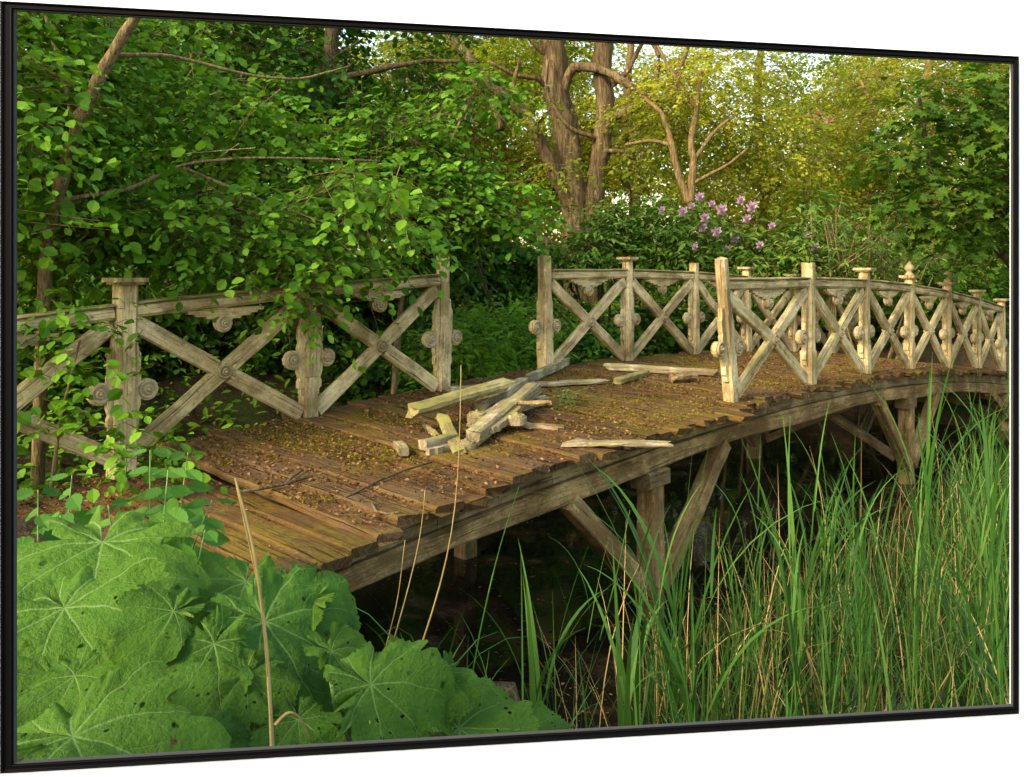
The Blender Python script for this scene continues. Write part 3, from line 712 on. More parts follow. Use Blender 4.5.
# front-left hazel with the leaning trunk
P0 = ground_at(40, 5.4)
gh = at(40, 0, 5.4); py0 = HY + (EYE - float(gz(gh[0], gh[1])))*F/5.4
tree('hazel_tree', 'leafy hazel with a pale leaning trunk at the left edge, drooping over the railing', 'tree', P0,
     [([(35, py0, 5.4), (45, 260, 5.2), (58, 195, 5.0), (75, 130, 4.9), (105, 65, 4.85), (140, 10, 4.8), (175, -60, 4.8)], .044, .028),
      ([(75, 130, 4.9), (60, 60, 5.1), (40, 0, 5.2)], .016, .012),
      ([(58, 200, 5.0), (130, 190, 5.2), (180, 164, 5.4), (250, 157, 5.5), (380, 161, 5.8)], .016, .006),
      ([(110, 55, 4.85), (170, 55, 5.2), (250, 76, 5.5), (300, 80, 5.7), (350, 66, 5.9)], .014, .006),
      ([(180, 166, 5.4), (260, 200, 5.5), (330, 225, 5.7)], .012, .005)],
     'bark_tan', dict(tpl=T_ROUND, mat='hazel', twig='bark_tan', data=sprays(rt, [W(40, 60, 5.7, .8, .6, .6), W(55, 170, 5.8, .75, .35, .45), W(20, 110, 4.75, .28, .22, .4), W(45, 232, 4.75, .22, .2, .16), W(30, 330, 4.9, .14, .2, .14), W(230, 150, 5.2, .35, .15, .12), W(150, 165, 5.0, .22, .2, .13), W(-60, 120, 5.2, 1.0, 1.0, 1.2), W(130, 238, 5.5, .62, .35, .22), W(60, 245, 5.4, .55, .35, .26), W(215, 225, 5.8, .75, .6, .30), W(240, 115, 6.6, .75, .5, .35), W(170, 30, 6.5, .75, .5, .35), W(310, 262, 5.75, .35, .3, .17), W(305, 300, 5.85, .17, .12, .22), W(270, 95, 5.2, .45, .25, .16), W(330, 185, 5.3, .5, .25, .14), W(190, 195, 5.0, .3, .2, .14), W(345, 215, 6.2, .7, .6, .3)], 3600, 7, .38, .080, gap=-.16, droop=.35, shell=.1)))
m_ = [(30, 380, 4.9, .28, .2, .28), (112, 350, 4.85, .22, .14, .22), (98, 432, 4.7, .34, .16, .16), (60, 320, 4.9, .35, .3, .2), (150, 452, 4.6, .22, .14, .10)]
tree('hazel_sapling', 'low hazel sprays growing through the leftmost railing panel', 'shrub', ground_at(50, 4.85), [([(50, 500, 4.85), (60, 420, 4.85), (80, 340, 4.8)], .012, .006)], 'bark_tan',
     dict(tpl=T_ROUND, mat='hazel', data=sprays(rt, [W(*q) for q in m_], 112, 6, .22, .078, gap=-2, shell=.1)))
def cat(a, b): return tuple(np.concatenate(q) for q in zip(a[:5], b[:5])) + (tuple(np.concatenate(q) for q in zip(a[5], b[5])),)
# tree behind: wide overhang
tree('alder_tree', 'dark green tree with long drooping boughs behind the left railing', 'tree', ground_at(300, 9.5),
     [([(300, 330, 9.5), (310, 200, 9.5), (330, 60, 9.5), (340, -80, 9.5)], .11, .07), ([(315, 180, 9.5), (380, 130, 9.0), (450, 112, 8.7), (480, 125, 8.5)], .04, .012), ([(330, 80, 9.5), (420, 60, 9.0), (480, 62, 8.8)], .04, .012), ([(320, 90, 9.5), (250, 60, 9), (160, 70, 8.6)], .04, .012)],
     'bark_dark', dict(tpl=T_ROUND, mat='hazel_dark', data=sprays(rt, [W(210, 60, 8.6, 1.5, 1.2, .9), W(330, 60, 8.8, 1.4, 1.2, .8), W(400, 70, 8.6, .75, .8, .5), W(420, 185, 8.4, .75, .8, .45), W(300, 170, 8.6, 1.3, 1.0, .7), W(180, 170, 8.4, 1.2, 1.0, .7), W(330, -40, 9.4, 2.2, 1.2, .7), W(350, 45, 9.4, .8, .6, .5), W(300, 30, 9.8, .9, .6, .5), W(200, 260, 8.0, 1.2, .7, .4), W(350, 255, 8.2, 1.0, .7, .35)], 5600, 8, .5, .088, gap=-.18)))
tree('hazel_tree', 'bright round-leaved sprays hanging above the railing gap in the middle', 'tree', ground_at(400, 8.2),
     [([(392, 420, 8.2), (400, 300, 8.1), (430, 190, 8.0), (470, 100, 7.8)], .035, .015), ([(420, 215, 8.0), (470, 190, 7.8), (530, 180, 7.6)], .018, .006), ([(404, 280, 8.0), (370, 240, 7.6), (330, 215, 7.4)], .018, .006)],
     'bark_tan', dict(tpl=T_ROUND, mat='hazel', twig='bark_tan', data=cat(sprays(rt, [W(452, 185, 7.8, .42, .5, .30), W(400, 205, 7.4, .75, .5, .32), W(505, 205, 7.9, .40, .4, .24), W(425, 60, 7.8, .42, .4, .30), W(480, 95, 7.8, .28, .3, .2), W(330, 225, 7.2, .6, .4, .22), W(390, 140, 7.9, .6, .5, .35)], 1250, 7, .40, .085, gap=-.16, shell=.1), sprays(rt, [W(312, 290, 6.0, .14, .10, .16), W(345, 258, 6.2, .25, .12, .08), W(285, 255, 5.9, .3, .15, .08)], 40, 6, .22, .075, gap=-2, shell=.1))))
# off to the left: trees added to shade the bridge, standing as the wood edge
for i, (bx, by, rr, hh, lab) in enumerate(((-6.6, 10.0, 2.4, 4.0, 'tall dark tree filling the gap behind the left railing'), (-4.4, 13.2, 2.4, 4.2, 'dense dark tree deep behind the alder'))):
    t = thing('shade_tree', lab, 'tree', (bx, by, float(gz(bx, by)))); m = MB()
    m.tube([(bx, by, gz(bx, by) - .1), (bx+.1, by, 2.2), (bx+.2, by-.1, hh), (bx+.1, by, hh+2)], [.2, .17, .13, .05], 9, rough=.05); m.build('trunk', M['bark_dark'], t)
    bl = [(bx, by, hh, rr, rr, rr*.95), (bx+.6, by-.5, hh-1.6, rr*.9, rr*.9, rr*.7), (bx-.3, by+.4, hh+1.5, rr*.8, rr*.8, rr*.7), (bx+.4, by-.2, 1.9, rr*.85, rr*.85, .9)]
    P, D, Nn, S, rn, tw = sprays(rt, bl, 3600, 7, .7, .15, gap=-.3)
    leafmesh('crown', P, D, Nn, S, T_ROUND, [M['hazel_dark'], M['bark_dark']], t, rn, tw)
# the big oak
gb = at(575, 0, 16.0); oy = HY + (EYE - float(gz(gb[0], gb[1])))*F/16
tree('oak_tree', 'massive old oak with two upright trunks and twisting limbs', 'tree', ground_at(575, 16),
     [([(578, oy+5, 16), (576, 225, 16), (573, 180, 16), (564, 130, 16), (555, 85, 16), (550, 20, 16), (545, -80, 16)], .27, .20),
      ([(590, oy, 16), (592, 215, 15.9), (600, 165, 15.9), (606, 110, 15.8), (601, 60, 15.8), (606, 0, 15.8), (612, -80, 15.8)], .185, .15),
      ([(574, 215, 16), (545, 150, 15.6), (523, 112, 15.4), (498, 92, 15.2), (470, 60, 15), (440, 20, 15)], .135, .07),
      ([(566, 262, 15.9), (530, 232, 15.6), (495, 205, 15.3), (462, 165, 15), (430, 118, 14.8), (405, 80, 14.6)], .14, .07),
      ([(500, 130, 15.8), (497, 105, 15.8), (503, 85, 15.8)], .10, .06),
      ([(558, 110, 16), (570, 68, 15.8), (590, 66, 15.6), (612, 74, 15.4), (640, 92, 15.2), (668, 102, 15), (700, 100, 15)], .11, .04),
      ([(606, 120, 15.8), (630, 110, 15.5), (650, 100, 15.3), (690, 135, 15), (720, 140, 15)], .09, .03),
      ([(640, 95, 15.2), (655, 85, 15.2), (660, 55, 15.2), (650, 40, 15.2)], .06, .03),
      ([(668, 102, 15), (678, 75, 15), (690, 40, 15), (700, 0, 15)], .06, .03),
      ([(555, 100, 16), (540, 78, 15.7), (515, 76, 15.5), (490, 62, 15.3)], .06, .03),
      ([(552, 60, 16), (530, 40, 15.8), (512, 10, 15.6)], .06, .03),
      ([(606, 90, 15.8), (628, 72, 15.6), (640, 45, 15.5), (662, 15, 15.4)], .06, .03),
      ([(523, 112, 15.4), (512, 85, 15.2), (520, 60, 15.1)], .05, .03),
      ([(600, 150, 15.8), (635, 152, 15.4), (665, 148, 15.2), (690, 160, 15)], .05, .02),
      ([(604, 140, 15.8), (570, 130, 15.6), (545, 95, 15.6), (548, 60, 15.6)], .05, .03)],
     'bark', dict(tpl=T_DIAM, mat='oak', twig='bark_gold', data=sprays(rt, [W(470, 60, 16.8, 2.0, 1.3, 1.0), W(530, 70, 17.5, 1.2, 1.0, .8), W(660, 62, 15.6, 1.3, 1.0, .5), W(740, 70, 15.6, 1.6, 1.2, .7), W(700, 140, 15.4, 1.3, 1.0, .5), W(600, -40, 16, 3.4, 2.5, .9), W(460, 150, 16.8, 1.3, 1.0, .7), W(800, 85, 16.0, 1.3, 1, .7), W(650, 120, 15.2, .7, .6, .4), W(770, 140, 15.2, 1.0, .8, .5), W(840, 50, 16.5, .9, .9, .35), W(585, 55, 16.6, .9, .7, .5), W(690, 45, 16.4, 1.2, .8, .45), W(640, 20, 16.0, 1.4, 1.0, .5), W(625, 165, 15.0, .5, .4, .25), W(560, 170, 15.0, .45, .4, .22), W(530, 110, 15.0, .5, .4, .3), W(660, 95, 14.6, .6, .4, .3)], 5600, 8, .5, .10, gap=-.05, shell=.2, clump=.9)))
# slender crooked tree with golden bark
tree('crooked_tree', 'slender crooked tree with golden bark right of the oak', 'tree', ground_at(694, 14),
     [([(690, 300, 14), (688, 235, 14), (690, 205, 14), (694, 165, 14), (690, 140, 14), (697, 110, 14.2), (700, 70, 14.3)], .085, .04), ([(690, 205, 14), (678, 175, 14), (668, 130, 14), (662, 112, 14), (640, 95, 14.4)], .07, .03), ([(694, 160, 14), (715, 130, 14), (735, 115, 14)], .04, .02), ([(690, 185, 14), (728, 165, 13.8), (748, 148, 13.8)], .035, .015), ([(672, 145, 14), (650, 140, 14.2), (625, 145, 14.3)], .04, .02), ([(697, 110, 14.2), (670, 70, 14.4), (655, 40, 14.5)], .04, .02)],
     'bark_gold', dict(tpl=T_DIAM, mat='gold', twig='bark_gold', data=sprays(rt, [W(700, 90, 14.6, 1.1, 1.0, .55), W(750, 120, 14.9, .9, .8, .5), W(640, 120, 14.9, .7, .7, .45), W(770, 170, 14.9, .8, .8, .35)], 1000, 8, .5, .085, gap=0.0)))
# golden trees behind, their sunlight partly put into the leaf colour
for lab, bx, d, bl, mat, nn in (
    ('glowing yellow-green tree behind the oak trunks', 630, 20, [W(620, 150, 20, 1.9, 1.5, 1.2), W(640, 90, 20, 1.7, 1.4, 1.1), W(560, 170, 20, 1.6, 1.3, .9), W(650, 200, 19.5, 1.4, 1.2, .6)], 'gold', 2300),
    ('tall yellow-green tree under the pale gap in the sky', 760, 21, [W(745, 130, 21, 2.0, 1.6, 1.3), W(720, 80, 21, 1.9, 1.6, 1.1), W(790, 150, 21, 1.7, 1.4, 1.0), W(760, 190, 20, 1.8, 1.4, .7)], 'gold', 2500),
    ('pale lime tree closing the gap between the golden tree and the maple', 865, 23, [W(860, 110, 23, 1.5, 1.4, 1.5), W(900, 80, 23, 1.6, 1.4, 1.2), W(840, 160, 23, 1.5, 1.3, 1.0), W(880, 190, 22, 1.4, 1.2, .8)], 'gold', 2000),
    ('sunlit olive tree behind the maple at the right', 930, 19, [W(905, 130, 19, 1.4, 1.5, 1.2), W(950, 70, 19, 1.8, 1.5, 1.0), W(1000, 90, 19, 1.9, 1.5, 1.6), W(880, 75, 20, 1.2, 1.2, .8), W(930, 200, 18, 1.6, 1.4, .8), W(1040, 160, 18, 1.5, 1.5, 1.4)], 'oak', 2300),
    ('hazy yellow-green tree filling the gap between the oak limbs', 500, 22, [W(505, 100, 22, 1.9, 1.5, 1.5), W(470, 170, 22, 1.7, 1.5, 1.2), W(560, 60, 22, 2.2, 1.5, 1.0), W(590, 120, 22, 1.4, 1.4, 1.2)], 'gold', 2200),
    ('olive tree behind the left limbs of the oak', 450, 19, [W(430, 90, 19, 2.0, 1.6, 1.3), W(490, 160, 19, 1.4, 1.4, 1.0), W(380, 150, 18, 1.8, 1.5, 1.2), W(480, 50, 20, 1.9, 1.6, 1.0)], 'oak', 2200)):
    g0 = at(bx, 0, d); yb = HY + (EYE - float(gz(g0[0], g0[1])))*F/d
    tree('woodland_tree', lab, 'tree', ground_at(bx, d), [([(bx, yb, d), (bx+6, 180, d), (bx-4, 100, d), (bx+3, 20, d)], .16, .07), ([(bx+3, 170, d), (bx+50, 110, d), (bx+80, 70, d)], .06, .03), ([(bx, 190, d), (bx-50, 120, d), (bx-70, 80, d)], .06, .03)],
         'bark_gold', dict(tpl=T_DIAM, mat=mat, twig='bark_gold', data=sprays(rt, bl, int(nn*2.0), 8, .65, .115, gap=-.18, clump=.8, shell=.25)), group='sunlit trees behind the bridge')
# maple at the right
tree('maple_tree', 'dark green maple leaning in at the right edge, above the end of the railing', 'tree', ground_at(1000, 10.2),
     [([(1055, 420, 10.2), (1020, 270, 10.1), (955, 215, 10), (930, 160, 9.9), (918, 90, 9.8)], .05, .02), ([(1020, 270, 10.1), (1005, 180, 10), (1010, 90, 10)], .03, .015), ([(955, 215, 10), (925, 205, 9.8), (890, 190, 9.6)], .02, .008), ([(978, 240, 10), (940, 225, 9.8), (900, 222, 9.6)], .02, .008)],
     'bark_dark', dict(tpl=T_MAPLE, mat='maple', data=sprays(rt, [W(930, 120, 9.7, .55, .6, .55), W(985, 110, 9.8, .55, .6, .6), W(940, 200, 9.6, .75, .6, .40), W(1000, 210, 9.7, .6, .6, .55), W(900, 165, 9.4, .42, .4, .35), W(1060, 150, 10, .8, .8, 1.2), W(925, 235, 13.5, .9, .5, .25), W(1000, 255, 13.5, .8, .5, .25)], 760, 6, .42, .135, gap=-.25, shell=.1, droop=.35)))
# ------------------------------------------------------------------ shrubs
def bush(name, label, px, d, blobs, mat, n, size, tpl=T_LANCE, L=.35, k=7, group=None, gap=-.15, twig='bark_dark', **kw):
    g0 = at(px, 0, d); z0 = float(gz(g0[0], g0[1])); t = thing(name, label, 'shrub', (g0[0], g0[1], z0), group); m = MB()
    for _ in range(5):
        e = np.array(blobs[rt.integers(len(blobs))][:3]) + rt.normal(0, .15, 3)
        b0 = np.array((g0[0] + rt.normal(0, .12), g0[1] + rt.normal(0, .12), z0 - .05)); mid = (b0 + e)/2 + rt.normal(0, .12, 3)
        m.tube([b0, mid, e], [.03, .022, .008], 6, rough=.1)
    m.build('stem', M[twig], t)
    P, D, Nn, S, rn, tw = sprays(rt, blobs, n, k, L, size, gap=gap, **kw)
    leafmesh('foliage', P, D, Nn, S, tpl, [M[mat], M[twig]], t, rn, tw)
    return t
b1 = bush('rhododendron', 'lilac-flowering rhododendron beyond the near railing', 735, 13, [W(690, 235, 13, .8, .8, .55), W(718, 248, 12.7, .6, .4, .4), W(760, 225, 13.2, .95, .9, .65), W(820, 232, 13, .75, .8, .6), W(740, 262, 12.6, 1.2, .7, .4)], 'rhodo', 1900, .15, flat=.7, droop=.05, twig='bark_tan')
fl = [(683, 212), (692, 206), (700, 197), (712, 204), (722, 210), (705, 218), (741, 200), (752, 207), (717, 232), (735, 238), (772, 226), (662, 210), (695, 247), (727, 250), (808, 236), (815, 247), (760, 245), (747, 219), (703, 228)]
fm = None
for i, (x, y) in enumerate(fl):
    c = at(x, y, 11.85 + .12*((i*7) % 4))
    if fm is None:
        D = norm(rt.normal(size=(22, 3))); P = c + D*.004
        fm = leafmesh('flower_cluster', P, D, norm(rt.normal(size=(22, 3))), np.full(22, .080), T_DIAM, M['flower'], b1); c0 = c
    else:
        f2 = fm.copy(); C.objects.link(f2); f2.parent = b1; f2.location = Vector(tuple(c - c0)); f2.scale = (1, 1, 1)
        k_ = .7 + .5*rt.random(); f2.scale = (k_, k_, k_); ctr = c0 - ORG[b1.name]; f2.location = Vector(tuple(c - ORG[b1.name] - ctr*k_))
b2 = bush('rhododendron', 'pale-tipped rhododendron at the foot of the oak', 610, 13.4, [W(590, 240, 13.2, .8, .8, .42), W(640, 236, 13.4, .7, .8, .42), W(560, 255, 13, .6, .6, .32), W(650, 262, 13, .8, .6, .3), W(608, 222, 13.8, .45, .4, .3), W(560, 230, 13.8, .4, .4, .3)], 'rhodo', 1500, .14, flat=.8, droop=0)
c0 = None; px_ = [(800, 120), (826, 117), (815, 158), (835, 118), (808, 152), (585, 300)]
b3 = bush('bramble_bush', 'tangled brownish bush between the lilac rhododendron and the maple', 850, 12.5, [W(835, 245, 12.4, .8, .7, .5), W(880, 240, 12.6, .8, .7, .6), W(790, 262, 12.2, .8, .6, .35), W(930, 262, 13, .9, .7, .5)], 'rhodo', 1000, .10, twig='bark_tan', L=.5)
m = MB()
for _ in range(16):
    a = at(rt.uniform(790, 900), rt.uniform(270, 310), 12); b = at(rt.uniform(770, 920), rt.uniform(190, 240), 12)
    m.tube([a, (a+b)/2 + rt.normal(0, .15, 3), b], [.012, .010, .004], 4)
m.build('cane', M['bark_tan'], b3)
bush('pink_shrub', 'pink-flowering shrub high between the golden trees', 820, 17, [W(815, 118, 17, .55, .5, .3), W(820, 158, 17, .4, .4, .25), W(815, 200, 17, .5, .5, .8)], 'oak', 260, .13, T_DIAM)
pf = bpy.data.objects['pink_shrub']
for i, (x, y) in enumerate(((806, 118), (818, 115), (829, 121), (812, 124), (812, 158), (822, 155))):
    c = at(x, y, 16.5); Q = norm(rt.normal(size=(30, 3))); P = c + Q*.004; leafmesh('flower_cluster', P, Q, norm(rt.normal(size=(30, 3))), np.full(30, .11), T_DIAM, M['pinkflower'], pf)
# dark evergreen mass behind and below
for lab, px, d, bl, mt, nn in (
    ('dark bush behind the far railing, left of the oak', 520, 12.5, [W(500, 238, 12.6, .75, .6, .55), W(488, 258, 11.8, .55, .4, .42), W(455, 225, 12.6, .7, .6, .5), W(470, 262, 12.8, 1.0, .6, .4), W(530, 270, 13.2, .7, .6, .3), W(430, 270, 12.5, .9, .6, .35)], 'hazel_dark', 1200),
    ('dark bush low behind the first railing panels', 200, 11, [W(150, 340, 10.6, 1.2, .8, .5), W(260, 330, 10.8, 1.1, .8, .5), W(60, 330, 10, 1.1, .8, .6), W(200, 280, 11, 1.3, .8, .6)], 'hazel_dark', 1100),
    ('green bush behind the railing post by the gap', 370, 10.8, [W(340, 320, 10.8, .8, .6, .4), W(385, 310, 11, .6, .6, .45), W(330, 280, 11, 1.0, .7, .4)], 'hazel_dark', 800),
    ('dark bush at the water end behind the far railing, below the brambles', 850, 16.5, [W(830, 285, 16.5, 1.2, .8, .6), W(870, 300, 16.5, 1.1, .8, .6), W(800, 310, 16, 1.0, .7, .5), W(850, 330, 16, 1.2, .8, .5)], 'hazel_dark', 1300),  # bush added to block the sky's reflection in the pond
    ('dark green bush at the far end of the bridge under the maple', 960, 15.5, [W(940, 275, 15, 1.1, 1, .6), W(1000, 260, 15, 1.1, 1, .9), W(880, 285, 15, 1.0, .8, .5), W(980, 320, 15.6, 1.2, 1, .6)], 'hazel_dark', 1000)):
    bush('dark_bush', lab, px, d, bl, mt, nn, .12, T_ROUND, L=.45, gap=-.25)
# ground cover of herbs behind the gap and along the far bank
n = 30000; X = rt.uniform(-6, 17, n); Y = rt.uniform(7.5, 23, n); s_, t_ = st(X, Y); ok = ((t_ < -1.3) | (s_ > 12.6)) & (gz(X, Y) > -.05) & ((t_ < -.3) | (t_ > 2.4)); X, Y = X[ok], Y[ok]; n = len(X)
hgt = .25 + .55*(field(np.c_[X, Y, X*0], .9, 1.0)*.5+.5)
P = np.c_[X, Y, gz(X, Y) + hgt*rt.random(n)**.5]
D = norm(np.c_[rt.normal(size=(n, 2)), rt.normal(-.1, .3, n)])
leafmesh('herb_layer', P, D, norm(np.array((0, -.25, 1.0)) + rt.normal(size=(n, 3))*.4), rt.uniform(.08, .17, n), T_LANCE, M['cover'], kind='stuff', rng=rt)
for lab, s0, t0 in (('dark low bush on the far bank behind the first trestle', 4.6, -2.6), ('dark low bush on the far bank behind the middle of the bridge', 6.4, -2.5), ('dark low bush on the far bank between the two trestles', 8.2, -2.4), ('dark low bush on the far bank behind the second trestle', 10.0, -2.3), ('dark low bush on the bank at the far bridge end', 11.8, -2.0)):  # bushes added along the bank to hide bright sky reflected under the bridge
    q = B0 + BA*s0 + BN*t0; z0 = float(gz(q[0], q[1])); px = HX + F*q[0]/q[1]
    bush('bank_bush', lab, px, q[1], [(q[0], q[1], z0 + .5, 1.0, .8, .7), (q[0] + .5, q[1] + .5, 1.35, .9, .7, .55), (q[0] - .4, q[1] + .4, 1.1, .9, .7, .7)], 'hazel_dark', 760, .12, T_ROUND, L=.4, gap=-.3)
# low herbs on the near bank behind and round the first railing posts
n = 5200; X = rt.uniform(-6.5, -.4, n); Y = rt.uniform(3.2, 9.5, n); s_, t_ = st(X, Y); ok = ((t_ < -.28) | ((t_ < .12) & (s_ < -.05)) | ((s_ < -1.3) & (t_ < 2.2))) & (gz(X, Y) > .0); X, Y = X[ok], Y[ok]; n = len(X)
P = np.c_[X, Y, gz(X, Y) + (.12 + .30*(field(np.c_[X, Y, X*0], 1.4, 2.0)*.5+.5))*rt.random(n)**.6]
D = norm(np.c_[rt.normal(size=(n, 2)), rt.normal(-.1, .3, n)])
leafmesh('bank_herbs', P, D, norm(np.array((0, -.3, 1.0)) + rt.normal(size=(n, 3))*.4), rt.uniform(.05, .12, n), T_ROUND, M['hazel'], kind='stuff', rng=rt)
for lab, px, py, d, k in (('bright leafy herb clump beyond the railing gap', 500, 340, 10.2, .85), ('leafy herbs behind the post left of the gap', 455, 350, 9.6, .6), ('leafy herbs under the far railing past the gap', 600, 345, 11.5, .8)):
    g0 = at(px, 0, d); z0 = float(gz(g0[0], g0[1])); c = at(px, py, d)
    t = thing('herb_clump', lab, 'plant', (g0[0], g0[1], z0), 'herbs beyond the railing gap')
    P, D, Nn, S, rn, tw = sprays(rt, [(c[0], c[1], c[2]-.15, k, .7, .5), (c[0]+.3, c[1]+.4, c[2]+.05, k*.7, .6, .4), (c[0]-.3, c[1]-.1, z0+.3, k*.8, .5, .5)], 520, 6, .3, .12, gap=-.3, flat=.7, droop=.1)
    leafmesh('foliage', P, D, Nn, S, T_LANCE, [M['cover'], M['stalk']], t, rn, tw)
# far woods closing the view
bl = []
for i in range(80):
    a = rt.uniform(-.75, .75); d = rt.uniform(25, 36); h = rt.uniform(2, 9.5)
    if -.02 < a - .385 < .045 and h > 5.5: h = 4.2
    bl.append((a*d, d, h, rt.uniform(2, 3.4), 1.8, rt.uniform(1.3, 2.4)))
for i in range(34): d = rt.uniform(24, 30); bl.append((rt.uniform(-.12, .62)*d, d, rt.uniform(1.6, 4.8), 2.4, 1.6, 1.3))
for i in range(14): bl.append((rt.uniform(-.95, -.25)*22, rt.uniform(15, 24), rt.uniform(2, 8), 2.6, 2.2, 2.2))
for i in range(8): bl.append((rt.uniform(.45, .9)*20, rt.uniform(17, 22), rt.uniform(1.5, 4.5), 2.2, 2.0, 2.0))
P, D, Nn, S, rn, tw = sprays(rt, bl, 24000, 7, 1.0, .30, gap=-.35, clump=.5, shell=.4)
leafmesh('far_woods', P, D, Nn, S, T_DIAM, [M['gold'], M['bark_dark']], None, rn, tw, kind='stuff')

# ------------------------------------------------------------------ butterbur leaves in the foreground
def butterbur(label, px, py, d, rad, face, spin, group=None, fold=.10, wav=.032, seed=0, stalk=True):
    """face = leaf normal; spin = direction of the tip in degrees, seen along the normal"""
    r_ = np.random.default_rng(seed + 100); c = at(px, py, d); n_ = norm(np.array(face, float))
    t1 = norm(np.cross((0, 1.0, 0), n_)); t2 = np.cross(n_, t1)
    ex = t1*math.cos(R(spin)) + t2*math.sin(R(spin)); ey = np.cross(n_, ex)        # ey = tip
    NA, NR = 132, 12; V = []; U = []; ph = r_.random(6)*6.28; bites = [(r_.uniform(-2.6, 2.6), r_.uniform(.08, .32), r_.uniform(.025, .09)) for _ in range(9)]
    off = -.42          # the stalk joins below the middle, in the notch
    for i in range(NA+1):
        a = -math.pi*.955 + 2*math.pi*.955*i/NA
        R0 = .74 + .34*math.cos(a) + .07*math.cos(2*a) - .08*math.cos(3*a) - sum(bd*math.exp(-((a-bc)/bw)**2) for bc, bd, bw in bites)
        lob = .030*math.sin(7*a + ph[0]) + .022*math.sin(12*a + ph[1])
        tooth = .018*(1 if i % 2 else -1) + r_.normal(0, .016)
        for j in range(NR+1):
            f = j/NR; rr = f*(R0 + (lob + tooth)*f**4)
            x = rr*math.sin(a)*.98; y = rr*math.cos(a)
            z = fold*(1.1*abs(x)**1.2 - 2.4*rr**2.6*(.55 + .45*math.sin(a*2+ph[2]))) + wav*f**3*(1.8*math.sin(5*a+ph[3]) + 1.5*math.sin(8*a+ph[4]) + .9*math.sin(13*a+ph[5])) + .016*f*math.sin(11*x+ph[0])*math.sin(13*y+ph[1]) + .008*math.sin(23*x+ph[2])*math.sin(21*y+ph[3]) - .009*math.cos(a*8.5)*math.sin(f*3.1) - .45*fold*max(0, y)**2
            V.append(c + rad*((x)*ex + (y + off)*ey + z*n_)); U.append((x, y))
    F_ = []; UV = []
    for i in range(NA):
        for j in range(NR):
            q = [i*(NR+1)+j, (i+1)*(NR+1)+j, (i+1)*(NR+1)+j+1, i*(NR+1)+j+1]; F_.append(q); UV.append([U[k] for k in q])
    J = c + rad*off*ey; gzz = float(gz(J[0] - .05, J[1] + .1)); foot = np.array((J[0] + r_.normal(0, .05), J[1] + .10, min(gzz, J[2] - .15)))
    t = thing('butterbur_leaf', label, 'leaf', foot, group)
    m = MB(); m.add(V, F_, UV, 0, True); m.build('blade', M['butterbur'], t)
    if stalk:
        m = MB(); m.tube([foot - UPZ*.03, (foot*.5 + J*.5) + np.array((0, .03, -.02)), J - n_*.012, J + ey*rad*.15 - n_*.006], [.012, .010, .009, .005], 7); m.build('stalk', M['stalk'], t)
    return t
butterbur('broad butterbur leaf at the left edge, uppermost of the big leaves', 95, 572, 2.25, .36, (.10, -.20, 1), 200, seed=1, fold=.16)
butterbur('second broad butterbur leaf overlapping the uppermost one at the left edge', 82, 632, 2.0, .27, (-.05, -.40, 1), 225, seed=8, fold=.20)
butterbur('jagged butterbur leaf in the middle of the clump, its pale veins spreading from the centre', 196, 672, 1.92, .17, (.05, -.70, 1), 165, seed=2, wav=.05)
butterbur('large butterbur leaf full of insect holes sloping towards the water', 308, 636, 2.12, .27, (.50, -.40, 1), -80, seed=3, fold=.16)
butterbur('smooth light green butterbur leaf at the bottom, right of the dry stem', 400, 706, 1.85, .19, (.30, -.60, 1), -110, seed=4, fold=.16)
butterbur('folded butterbur leaf along the bottom left edge of the frame', 125, 742, 1.55, .25, (.0, -.12, 1), 262, seed=5, fold=.26)
butterbur('pale butterbur leaf below the nettles, under the deck corner', 236, 606, 2.4, .27, (.15, -.25, 1), 185, seed=6, fold=.16)
butterbur('drooping butterbur leaf just under the end of the stringer', 338, 600, 2.5, .13, (.45, -.55, .7), -60, seed=7, fold=.22)
butterbur('low butterbur leaf at the bottom, running along the frame towards the reeds', 492, 728, 1.95, .18, (.15, -.38, 1), -80, seed=9)
butterbur('small butterbur leaf cut by the left edge of the frame', 26, 690, 1.85, .12, (.3, -.5, 1), 140, seed=10)
for i, (x, y, d, r, f, sp) in enumerate(((150, 700, 2.0, .16, (.3, -.3, 1), 90), (255, 715, 1.95, .13, (-.2, -.3, 1), 10), (300, 740, 1.8, .12, (.1, -.4, 1), 200), (180, 620, 2.4, .17, (0, -.2, 1), 150), (150, 575, 2.6, .16, (.2, -.3, 1), 220), (40, 730, 1.8, .14, (.2, -.2, 1), 60), (425, 672, 2.15, .15, (.5, -.3, 1), 0), (335, 700, 2.15, .15, (.2, -.1, 1), 120), (290, 598, 2.6, .14, (.2, -.5, 1), 200), (215, 745, 1.75, .11, (.1, -.3, 1), 300), (30, 655, 2.1, .15, (.3, -.3, 1), 200), (150, 622, 1.98, .13, (.3, -.6, 1), 140), (262, 690, 1.9, .12, (.5, -.5, 1), 250), (352, 660, 2.0, .13, (.6, -.3, 1), 280), (60, 700, 1.72, .13, (-.2, -.5, 1), 170), (290, 612, 2.2, .12, (-.1, -.6, 1), 120), (445, 690, 1.95, .10, (.3, -.7, 1), 200), (250, 660, 2.2, .14, (.4, -.3, 1), 240))):
    butterbur('smaller butterbur leaf tucked in among the broad ones', x, y, d, r, f, sp, 'small butterbur leaves in the clump', seed=20+i)
butterbur('low butterbur leaf at the water edge, furthest right of the clump', 545, 735, 2.2, .12, (.2, -.5, 1), -80, seed=40)

